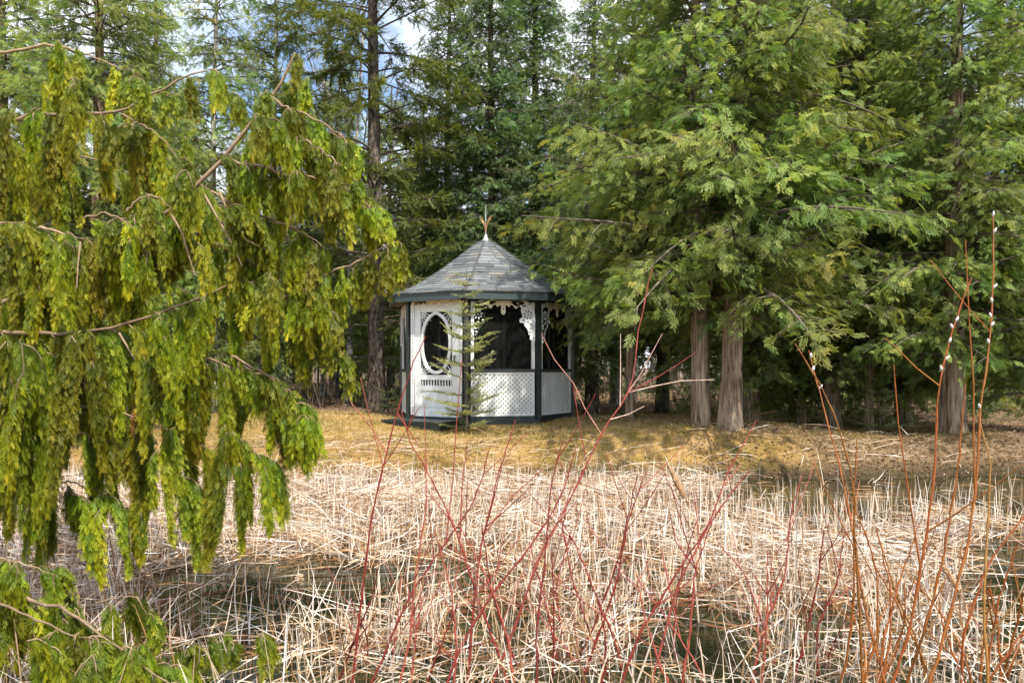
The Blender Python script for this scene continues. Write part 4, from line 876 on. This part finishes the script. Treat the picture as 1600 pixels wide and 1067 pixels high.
# ------------------------------------------------------------------ reeds
def wpx(x, y, z=WZ): return 800 + F * x / y, HZ - F * (z - CZ) / y
def reeds():
    rng = np.random.default_rng(71)
    def open_water(x, y):
        px, py = wpx(x, y); w = np.zeros(len(px))
        for cx, cy, rx, ry in [(410, 935, 240, 62), (1085, 1010, 110, 70), (1580, 930, 90, 100), (690, 905, 140, 30), (330, 1050, 120, 40), (980, 900, 80, 22), (780, 985, 90, 40), (1300, 990, 80, 40)]:
            w = np.maximum(w, np.clip(1.6 * (1.25 - ((px - cx) / rx) ** 2 - ((py - cy) / ry) ** 2), 0, 1))
        edge = 822 + 12 * np.sin(px * .02) + 8 * np.sin(px * .051)
        w = np.maximum(w, ((px > 1060) & (py < edge)) * np.clip((px - 1060) / 110, 0, 1))
        return w
    mb = MB()
    def add(base, d, L, w, tint, kink=None, n=3):
        """ribbons: base (k,3), start direction d (k,3), length, width; bend adds a kink direction for the outer part"""
        k = len(base); d = nrm(d); d2 = nrm(kink) if kink is not None else d; tk = rng.uniform(.25, .75, k)[:, None]
        p0 = base; p1 = p0 + d * L[:, None] * tk; p2 = p1 + nrm(d * .4 + d2) * L[:, None] * (1 - tk) * .5; p3 = p2 + d2 * L[:, None] * (1 - tk) * .5
        view = nrm(p1 - np.array([0, 0, CZ])) + rng.normal(0, .9, (k, 3)); s = nrm(np.cross(d, view)) * (w / 2)[:, None]
        v = np.stack([p0 - s, p0 + s, p1 - s, p1 + s, p2 - s * .9, p2 + s * .9, p3 - s * .25, p3 + s * .25], 1)
        f = np.array([(0, 1, 3, 2), (2, 3, 5, 4), (4, 5, 7, 6)]); ff = (f[None] + (np.arange(k) * 8)[:, None, None]).reshape(-1, 4); mb.add(v.reshape(-1, 3), ff, np.repeat(tint, 8))
    def sample(n, y0, y1, thin):
        y = np.sqrt(rng.uniform(y0 ** 2, y1 ** 2, n)) if y1 > y0 else rng.uniform(y0, y1, n); x = rng.uniform(-.68, .68, n) * y
        keep = (rng.random(n) > open_water(x, y) * thin) & (y < shore(x) + .2); return x[keep], y[keep]
    def z0(x, y): return np.maximum(WZ, height(x, y))
    def clump(x, y): return np.clip(.5 + .55 * np.sin(x * 2.1 + 1.3 * np.sin(y * 1.7)) * np.sin(y * 2.3 + x) + .3 * np.sin(x * 5.1 + y * 4.3) * np.sin(y * 6.7 - x * 2), 0, 1)
    def tone(k, pale=.75, frac=.25): return np.clip(np.where(rng.random(k) < frac, rng.normal(.16, .10, k), rng.normal(pale, .16, k)), 0, 1)
    def flow(x, y, k, sp): return 2.7 + 1.3 * np.sin(x * .9 + y * .7) + .7 * np.sin(x * 2.7 - y * 1.9) + rng.normal(0, sp, k)
    # brown debris just above the water
    x, y = sample(15000, 4.0, 10.6, .95); k = len(x); a = rng.uniform(0, 6.28, k); d = np.stack([np.cos(a), np.sin(a), rng.normal(0, .03, k)], 1)
    add(np.stack([x, y, z0(x, y) + rng.random(k) * .04], 1), d, rng.uniform(.12, .4, k), rng.uniform(.006, .014, k), np.clip(rng.normal(.12, .12, k), 0, 1), d + rng.normal(0, .3, (k, 3)) * [1, 1, .2])
    # lying mat
    x, y = sample(20000, 5.5, 10.3, .99); cl = clump(x, y); m = rng.random(len(x)) < .28 + .72 * cl; x, y, cl = x[m], y[m], cl[m]; k = len(x); hgt = rng.random(k) ** 1.4 * .20 * (.25 + .9 * cl)
    a = flow(x, y, k, .75); d = np.stack([np.cos(a), np.sin(a) * .9, rng.normal(.04, .17, k)], 1)
    add(np.stack([x, y, z0(x, y) + hgt], 1), d, rng.uniform(.12, .55, k), rng.uniform(.0035, .0085, k), tone(k, .74, .30), d + rng.normal(0, .35, (k, 3)) * [1, 1, .4])
    # matted reeds flopped on the far bank, left and centre
    n = 7000; px = np.where(rng.random(n) < .8, rng.uniform(380, 1160, n), rng.uniform(1100, 1640, n)); y = rng.uniform(9.4, 11.5, n) + .9 * (px > 1160); x = (px - 800) / F * y; m = rng.random(n) > (y - 9.4 - .5 * (px > 1160)) / 2.1; m &= (px < 1160) | (y > shore(x) + .05); x, y = x[m], y[m]; k = len(x); a = flow(x, y, k, 1.0)
    d = np.stack([np.cos(a), np.sin(a) * .7 - .3, rng.normal(.05, .16, k)], 1); add(np.stack([x, y, z0(x, y) + rng.random(k) ** 2 * .10], 1), d, rng.uniform(.15, .6, k), rng.uniform(.004, .009, k), tone(k, .55, .4), d - [0, 0, .25])
    # leaning and broken stalks
    x, y = sample(6500, 4.0, 10.2, .96); k = len(x); a = rng.uniform(0, 6.28, k); d = np.stack([np.cos(a) * .8, np.sin(a) * .6, rng.uniform(.25, 1.0, k)], 1)
    a2 = a + rng.normal(0, .5, k); add(np.stack([x, y, z0(x, y) - .05], 1), d, rng.uniform(.2, .5, k), rng.uniform(.0035, .0085, k), tone(k, .70, .25), np.stack([np.cos(a2), np.sin(a2), rng.normal(-.35, .4, k)], 1))
    # upright stubs
    x, y = sample(9000, 3.9, 10.2, .97); k = len(x); d = np.stack([rng.normal(0, .13, k), rng.normal(0, .13, k), np.ones(k)], 1)
    add(np.stack([x, y, z0(x, y) - .06], 1), d, rng.uniform(.12, .36, k) * np.where(rng.random(k) < .15, 1.6, 1) * np.where(y < 7, 1.25, 1), rng.uniform(.0035, .0085, k), tone(k, .68, .2), d + rng.normal(0, .16, (k, 3)))
    # sparse upright stems standing in the channel on the right
    n = 260; px = rng.uniform(1090, 1620, n); y = F * (CZ - WZ) / (rng.uniform(800, 850, n) - HZ); x = (px - 800) / F * y; d = np.stack([rng.normal(0, .08, n), rng.normal(0, .08, n), np.ones(n)], 1)
    add(np.stack([x, y, np.full(n, WZ - .05)], 1), d, rng.uniform(.12, .50, n), rng.uniform(.005, .010, n), tone(n, .62, .15), d + rng.normal(0, .10, (n, 3)))
    tag(mb.build('dead_reeds', M['reed']), 'broken tan and white dead cattail reeds matted over the pond', 'reeds', kind='stuff')
    # the nearest, larger stalks along the bottom of the view
    mb = MB()
    x, y = sample(2300, 3.0, 5.4, .86); k = len(x); d = np.stack([rng.normal(0, .26, k), rng.normal(0, .25, k), np.ones(k)], 1)
    a = rng.uniform(0, 6.28, k); br = (rng.random(k) < .45)[:, None]; kk = np.where(br, np.stack([np.cos(a), np.sin(a) * .7, rng.normal(-.3, .5, k)], 1), d + rng.normal(0, .15, (k, 3)))
    add(np.stack([x, y, np.full(k, WZ - .08)], 1), d, rng.uniform(.2, .56, k), rng.uniform(.003, .0075, k), tone(k, .66, .3), kk)
    x, y = sample(3000, 3.0, 6.0, .90); k = len(x); a = rng.uniform(0, 6.28, k); d = np.stack([np.cos(a), np.sin(a) * .8, rng.normal(.08, .18, k)], 1)
    add(np.stack([x, y, WZ + rng.random(k) ** 2 * .16], 1), d, rng.uniform(.15, .6, k), rng.uniform(.0025, .0065, k), tone(k, .70, .3), d + rng.normal(0, .3, (k, 3)) * [1, 1, .5])
    tag(mb.build('dead_reeds', M['reed']), 'tangle of nearer standing and snapped dead reed stalks along the bottom', 'reeds', kind='stuff')
reeds()

# cattails with ragged seed heads
def cattail(pix, d, head, label):
    pts = np.array([at(x, y, d) for x, y in pix]); b = pts[0].copy(); e = empty('cattail', tuple(b), label, 'cattail', 'cattails with seed heads'); rng = np.random.default_rng(int(pix[0][0]))
    m = MB(); m.tube(pts - b, np.linspace(.006, .004, len(pts)), 6, .62); m.build('stalk', M['reed'], e, True)
    h0, h1_ = np.array(at(*head[0], d)) - b, np.array(at(*head[1], d)) - b; t = np.linspace(0, 1, 12)[:, None]
    m = MB(); r = head[2] * (np.sin(np.linspace(.25, 2.9, 12)) ** .5) * rng.uniform(.85, 1.15, 12); pp = h0 + (h1_ - h0) * t; m.tube(pp, r, 10, .22)
    n = 170; u = rng.random(n); P = h0 + (h1_ - h0) * u[:, None] + rng.normal(0, head[2] * .55, (n, 3)); scatter(m, rng, [diamonds([(0, 0, 0, 1, .22, 0)])], P, rng.normal(0, 1, (n, 3)), rng.uniform(.012, .03, n), np.clip(rng.normal(.65, .25, n), 0, 1))
    m.build('seed_head', M['reed'], e)
cattail([(1095, 1010), (1085, 900), (1076, 800), (1040, 715)], 4.6, ((1045, 728), (1072, 782), .017), 'leaning cattail with shedding seed head right of centre above the reeds')
cattail([(1520, 1000), (1510, 950), (1490, 905), (1470, 880)], 4.4, ((1474, 886), (1500, 925), .016), 'bent cattail with rusty seed head low on the right')
cattail([(1385, 1000), (1387, 960), (1388, 930)], 4.4, ((1388, 943), (1388, 922), .018), 'short cattail stub with round brown head among willow stems')
cattail([(1515, 860), (1513, 830), (1511, 795)], 7.0, ((1512, 812), (1511, 792), .022), 'short cattail with grey brown head near the channel on the right')
cattail([(470, 960), (470, 925), (468, 900)], 5.4, ((468, 912), (468, 897), .018), 'short cattail with pale head beside the open water on the left')

# ------------------------------------------------------------------ lawn blades, fallen leaves, undergrowth
def floor_cover():
    rng = np.random.default_rng(81)
    n = 120000; y = rng.uniform(10.2, 15.5, n); x = rng.uniform(-.48, .62, n) * y; k = (y > shore(x) - .15) & (rng.random(n) < np.where(x > .30 * y, .55, 1.0)) & (np.hypot(x - gzb.location.x, y - GD) > 1.66); cl = np.sin(x * 2.3 + np.sin(y * 3)) * np.sin(y * 2.9 + x * .7); k &= rng.random(n) < .55 + .45 * cl
    x, y, cl = x[k], y[k], cl[k]; n = len(x); z = height(x, y); h = rng.uniform(.015, .065, n); a = rng.uniform(0, 6.28, n); w = rng.uniform(.003, .006, n); le = rng.normal(0, .8, (n, 2)) * h[:, None]
    v = np.stack([np.stack([x - np.cos(a) * w, y - np.sin(a) * w, z], 1), np.stack([x + np.cos(a) * w, y + np.sin(a) * w, z], 1), np.stack([x + le[:, 0], y + le[:, 1], z + h], 1)], 1)
    mb = MB(); mb.add(v.reshape(-1, 3), np.arange(3 * n).reshape(-1, 3), np.repeat(np.clip(rng.normal(.55, .22, n) - .18 * cl, 0, 1), 3)); tag(mb.build('lawn_grass', M['grass']), 'short patchy yellow green spring grass around the gazebo', 'grass', kind='stuff')
    n = 90000; y = np.where(rng.random(90000) < .45, rng.uniform(10.2, 15, 90000), rng.uniform(14, 30, 90000)); x = rng.uniform(-.66, .66, n) * y; wood = np.clip((y - 14.2) / 3, 0, 1); rt = np.clip((x - 1.6) / 1.5, 0, 1); dens = np.maximum(np.maximum(wood, rt), .14); k = (rng.random(n) < dens) & (y > shore(x) - .25) & (np.hypot(x - gzb.location.x, y - GD) > 1.66)
    x, y = x[k], y[k]; n = len(x); z = height(x, y) + rng.uniform(.004, .03, n); D = np.stack([rng.normal(0, 1, n), rng.normal(0, 1, n), rng.normal(0, .25, n)], 1); mb = MB()
    lf = (np.array([(0, -.5, 0), (.32, 0, .14), (0, .5, 0), (-.32, 0, .14)]), np.array([(0, 1, 2), (0, 2, 3)])); scatter(mb, rng, [lf], np.stack([x, y, z], 1), D, rng.uniform(.015, .05, n), np.clip(rng.normal(.42, .24, n), 0, 1), jitter=.35)
    tag(mb.build('fallen_leaves', M['litter']), 'brown fallen leaves scattered under the trees', 'leaves', kind='stuff')
    # low green undergrowth at the wood's edge
    Pp = []
    for q in range(120):
        y0 = rng.uniform(16, 25); x0 = rng.uniform(-.62, .64) * y0
        if abs(x0 / y0 * F + 800 - 950) < 75 and y0 < 21: continue
        if abs(x0 / y0 * F + 800 - 520) < 90 and y0 < 19: continue
        n = rng.integers(40, 120); r = rng.uniform(.25, .75); hh = rng.uniform(.3, 1.2); u = rng.random(n); Pp.append(np.stack([x0 + rng.normal(0, r * .5, n), y0 + rng.normal(0, r * .5, n), h1(x0, y0) + .03 + hh * u * rng.random(n) ** .5], 1))
    for q in range(70):
        y0 = rng.uniform(15, 22); x0 = (rng.uniform(1150, 1640) - 800) / F * y0; n = rng.integers(50, 110); r = rng.uniform(.3, .8); Pp.append(np.stack([x0 + rng.normal(0, r * .5, n), y0 + rng.normal(0, r * .5, n), h1(x0, y0) + .03 + rng.uniform(.6, 1.5) * rng.random(n)], 1))
    Pp = np.vstack(Pp); n = len(Pp); D = rng.normal(0, 1, (n, 3)); D[:, 2] += .3; mb = MB(); scatter(mb, rng, SPRAY_S, Pp, D, rng.uniform(.09, .20, n), np.clip(rng.normal(.55, .25, n), 0, 1), jitter=.7); tag(mb.build('undergrowth', M['under']), 'low mixed green undergrowth along the edge of the woods', 'undergrowth', kind='stuff')
    # dry brown stems and sticks
    mb = MB()
    for q in range(420):
        y0 = rng.uniform(15.5, 24); x0 = rng.uniform(-.6, .64) * y0; l = rng.uniform(.3, 1.5); d = np.array([rng.normal(0, .25), rng.normal(0, .2), 1]); p = np.array([x0, y0, h1(x0, y0) - .03]); mb.tube([p, p + d * l * .5 + rng.normal(0, .04, 3), p + d * l], [.008, .006, .003], 3, rng.random(), cap=False)
    tag(mb.build('dry_stems', M['twig']), 'thin dry brown stems standing in the understorey', 'stems', kind='stuff')
floor_cover()

# ------------------------------------------------------------------ wire fence at the back of the wood edge
fy = 22.0; fr_ = empty('chain_link_fence', (0, fy, h1(0, fy)), 'low grey chain link fence along the back of the clearing', 'fence')
mb = MB(); x0, x1, zt = -14.0, 15.0, 1.12
for c in np.arange(x0 - zt, x1 + zt, 0.075):
    for s in (1, -1):
        xa, xb = c, c + s * zt; ta = 0.0; tb = 1.0
        if min(xa, xb) < x0 or max(xa, xb) > x1: continue
        v = [(xa - .0025, 0.002 * s, .03), (xa + .0025, 0.002 * s, .03), (xb + .0025, 0.002 * s, zt), (xb - .0025, 0.002 * s, zt)]; mb.add(v, [(0, 1, 2, 3)])
o = mb.build('wire_mesh', M['steel'], fr_); o['kind'] = 'stuff'
mb = MB(); mb.tube([(x0, 0, zt + .02), (0, 0, zt + .02), (x1, 0, zt + .02)], .016, 6); mb.build('top_rail', M['steel'], fr_)
for c in np.arange(x0, x1 + .1, 2.9): mb = MB(); mb.tube([(c, 0.03, -.3), (c, 0.03, zt + .08)], .028, 8); mb.build('post', M['steel'], fr_)

# pale stump right of the gazebo
rng_ = np.random.default_rng(5); m = MB(); b = gpos(962, 20.5); trunk(m, (0, 0, -.15), (.03, 0, .95), .15, .12, rng_, 16, 12, .02, .4, .08)
e = empty('dead_stump', b, 'pale broken tree stump in the shade right of the gazebo', 'stump'); m.tube([(0.03, 0, .94), (.03, 0, .97)], [.118, .05], 12); m.build('trunk', M['bark_pale'], e, True); m = MB(); m.tube([(.08, 0, .80), (.22, -.05, 1.05), (.30, -.05, 1.18)], [.05, .03, .02], 6); m.build('limb', M['bark_pale'], e, True)

# ------------------------------------------------------------------ red dogwood shrubs
def stem_shrub(name, base_px, stems, label, mat, cat='shrub', r0=.0056, seed=0, twigs=3, catk=None):
    """stems: list of (depth, [(px,py)...], forks) ; each stem a part, its forks and catkins sub-parts"""
    rng = np.random.default_rng(seed); b = at(*base_px); b[2] = min(b[2], WZ + .02); root = empty(name, tuple(b), label, cat)
    for d, pix, forks in stems:
        p = np.array([at(x, y, d) for x, y in pix]); base = np.array([p[0][0] + rng.normal(0, .05), p[0][1] + rng.normal(0, .05), WZ - .05])
        if p[0][2] > WZ + .05: p = np.vstack([base, p])
        s = np.concatenate([[0], np.cumsum(np.linalg.norm(np.diff(p, axis=0), axis=1))]); q = np.linspace(0, s[-1], 29); f = np.stack([np.interp(q, s, p[:, c]) for c in range(3)], 1); f[1:-1] = (f[:-2] + 2 * f[1:-1] + f[2:]) / 4; f[1:-1] += rng.normal(0, .0018, (27, 3)); f[:, 1] += np.linspace(0, rng.normal(0, .15), 29)
        rr = np.linspace(r0, r0 * .35, 29); rr[2::3] *= rng.uniform(1.25, 1.6, len(rr[2::3]))
        m = MB(); m.tube(f - b, rr, 6, float(np.clip(rng.normal(.5, .18), 0, .95))); st = m.build('stem', M[mat], root, True)
        for fk in forks:
            pf = np.array([at(x, y, d) for x, y in fk[0]]); near = f[np.argmin(np.linalg.norm(f[:, [0, 2]] - pf[0][[0, 2]], axis=1))]; pf[:, 1] += near[1] - d; pf[0] = near; m = MB(); m.tube(pf - b, np.linspace(r0 * .6, r0 * .28, len(pf)), 5, fk[1]); m.build('twig', M[mat], st, True)
        for k in range(twigs):
            i0 = rng.integers(9, 27); a = rng.uniform(.3, .8) * rng.choice([-1, 1]); l = rng.uniform(.10, .38); dr = nrm(f[min(i0 + 1, 28)] - f[i0 - 1]); d2 = np.array([dr[0] * math.cos(a) - dr[2] * math.sin(a), dr[1] + rng.normal(0, .35), dr[0] * math.sin(a) + dr[2] * math.cos(a)])
            pp = f[i0] + d2 * l * np.linspace(0, 1, 4)[:, None]; pp[:, 2] += .12 * l * np.linspace(0, 1, 4) ** 2; m = MB(); m.tube(pp - b, np.linspace(rr[i0] * .7, .0016, 4), 5, float(np.clip(rng.normal(.6, .2), 0, 1))); m.build('twig', M[mat], st, True)
        if catk:
            for (cx, cy, cd, ang) in catk:
                if cd != d: continue
                j = np.argmin([abs(wpx(v[0], v[1], v[2])[0] - cx) + abs(wpx(v[0], v[1], v[2])[1] - cy) for v in f]); fine = np.stack([np.interp(np.linspace(0, 28, 240), np.arange(29), f[:, c]) for c in range(3)], 1); pr_ = np.array([wpx(v[0], v[1], v[2]) for v in fine]); c = fine[np.argmin(np.hypot(pr_[:, 0] - cx, pr_[:, 1] - cy))]
                dv_ = np.array([math.sin(ang), -.25, math.cos(ang)]); dv_ /= np.linalg.norm(dv_); t = np.linspace(0, 1, 7)[:, None]; m = MB(); m.tube(c - b + dv_ * (.021 * t) + dv_ * .002, np.array([.0018, .0038, .0048, .005, .0044, .0032, .0013]), 8, .8); m.build('catkin', M['catkin'], st, True)
    return root
R_ = 'red'
def extra(seed, x0, x1, n, dlo, dhi, top0, top1, lean):
    rg = random.Random(seed); out = []
    for q in range(n):
        x = rg.uniform(x0, x1); d = rg.uniform(dlo, dhi); t = rg.uniform(top0, top1); l = rg.gauss(0, lean); c = rg.gauss(0, 18); out.append((d, [(x, 1095), (x + l * .3 + c, 1095 + (t - 1095) * .33), (x + l * .65 + c, 1095 + (t - 1095) * .66), (x + l, t)], []))
    return out
stem_shrub('dogwood_shrub', (560, 1090, 3.5), [
    (3.5, [(548, 1090), (572, 899), (585, 807), (611, 700), (628, 644), (655, 560), (672, 528)], [([(611, 700), (585, 662), (557, 626)], .85), ([(628, 644), (660, 690)], .5)]),
    (3.6, [(570, 1090), (640, 930), (690, 860), (740, 790), (765, 700)], [([(690, 860), (705, 760), (712, 650), (720, 560)], .6)]),
    (3.4, [(620, 1090), (640, 1000), (650, 900), (668, 780), (664, 706)], []),
    (3.7, [(520, 1090), (560, 990), (600, 900), (612, 850)], []),
] + extra(1, 540, 680, 4, 3.4, 4.0, 780, 960, 60), 'red stemmed dogwood shrub rising left of centre before the gazebo door', R_, seed=1)
stem_shrub('dogwood_shrub', (800, 1095, 3.6), [
    (3.6, [(800, 1095), (782, 1030), (745, 930), (718, 842), (690, 780), (672, 741), (640, 690), (628, 640)], [([(718, 842), (722, 760), (730, 690)], .6)]),
    (3.5, [(730, 1095), (738, 960), (752, 850), (780, 740), (805, 660)], [([(752, 850), (800, 780), (850, 735)], .7)]),
    (3.7, [(760, 1095), (812, 960), (850, 860), (893, 790), (917, 739), (942, 686), (974, 637), (992, 620), (1000, 577), (1010, 500), (1034, 408)],
        [([(992, 620), (1035, 604), (1075, 596), (1130, 594)], 1.0), ([(942, 686), (918, 640), (900, 600), (868, 560), (848, 520)], .9), ([(974, 637), (977, 590), (977, 520)], 1.0), ([(992, 620), (1010, 585), (1045, 520)], .95), ([(985, 626), (1030, 595), (1076, 566)], .9), ([(960, 655), (990, 650), (1015, 637)], 1.0)]),
    (3.4, [(840, 1095), (838, 980), (852, 880), (860, 770), (880, 690)], []),
    (3.3, [(690, 1095), (720, 1010), (770, 930), (830, 860), (880, 780), (905, 700)], []),
] + extra(2, 700, 880, 6, 3.3, 4.0, 720, 960, 70), 'red stemmed dogwood shrub in the centre foreground with tallest forked stem', R_, seed=2)
stem_shrub('dogwood_shrub', (1020, 1095, 3.6), [
    (3.6, [(1010, 1095), (1040, 1000), (1062, 920), (1110, 840), (1150, 745), (1200, 660)], []),
    (3.5, [(960, 1095), (1000, 980), (1060, 880), (1110, 800), (1160, 730)], []),
    (3.7, [(900, 1095), (935, 980), (960, 900), (975, 800), (1000, 730)], []),
    (3.4, [(1060, 1095), (1080, 1000), (1090, 900), (1120, 820)], [([(1090, 900), (1060, 850), (1050, 800)], .4)]),
    (3.8, [(985, 1095), (960, 1000), (920, 900), (890, 830), (860, 790)], []),
] + extra(3, 920, 1120, 7, 3.4, 4.1, 720, 960, 80), 'low red stemmed dogwood shrub right of centre in the reeds', R_, seed=3)
stem_shrub('dogwood_shrub', (1230, 1095, 3.9), [
    (3.9, [(1230, 1095), (1210, 1000), (1190, 920), (1150, 870)], []),
    (3.7, [(1170, 1095), (1190, 1000), (1230, 900), (1240, 800), (1260, 740)], []),
    (3.8, [(1280, 1095), (1270, 980), (1300, 900), (1305, 830)], []),
] + extra(4, 1150, 1300, 4, 3.5, 4.1, 780, 980, 60), 'small red dogwood clump between the centre shrubs and the willow', R_, seed=4)
# pussy willow shrubs
stem_shrub('willow_shrub', (1330, 1100, 3.1), [
    (3.1, [(1345, 1100), (1335, 960), (1322, 850), (1318, 760), (1290, 660), (1255, 590), (1219, 538)], []),
    (3.0, [(1400, 1100), (1372, 960), (1364, 860), (1352, 740), (1330, 640), (1314, 545)], []),
    (3.2, [(1300, 1100), (1320, 980), (1318, 880), (1312, 780), (1310, 680)], []),
] + extra(5, 1280, 1380, 5, 3.1, 3.6, 700, 960, 60), 'orange barked pussy willow with leaning stems, leftmost of the two', 'willow', r0=.0052, seed=5, twigs=1, catk=[(1252, 590, 3.1, .3), (1316, 548, 3.0, 0), (1323, 595, 3.0, .5)])
stem_shrub('willow_shrub', (1470, 1100, 3.0), [
    (3.0, [(1380, 1100), (1415, 980), (1430, 880), (1445, 760), (1449, 660), (1446, 612), (1462, 540), (1480, 480), (1494, 440)], [([(1446, 612), (1415, 575), (1385, 545), (1368, 530)], .9), ([(1430, 880), (1410, 760), (1395, 660), (1388, 570)], .6)]),
    (2.9, [(1450, 1100), (1490, 980), (1530, 850), (1548, 740), (1555, 650), (1575, 540), (1587, 430), (1590, 320)], [([(1545, 770), (1540, 680), (1540, 600), (1533, 500), (1527, 370)], .5)]),
    (3.1, [(1400, 1100), (1440, 960), (1460, 860), (1475, 720), (1480, 600)], []),
    (3.2, [(1500, 1100), (1500, 990), (1535, 880), (1590, 800), (1640, 740)], []),
    (2.8, [(1560, 1100), (1565, 960), (1580, 860), (1600, 740), (1585, 650)], []),
    (3.3, [(1470, 1100), (1440, 1000), (1412, 930), (1395, 860)], []),
] + extra(6, 1400, 1600, 9, 3.0, 3.7, 680, 960, 80), 'tall orange barked pussy willow with white catkins at the right edge', 'willow', r0=.0058, seed=6, twigs=1, catk=[(1477, 497, 3.0, .4), (1474, 510, 3.0, -.6), (1465, 533, 3.0, .2), (1460, 558, 3.0, .7), (1455, 578, 3.0, -.4), (1589, 452, 2.9, .7), (1583, 474, 2.9, -.3), (1579, 500, 2.9, -.5), (1588, 340, 2.9, 0), (1588, 365, 2.9, .4), (1578, 515, 2.9, .4), (1573, 540, 2.9, -.4), (1556, 640, 2.9, -.5)])
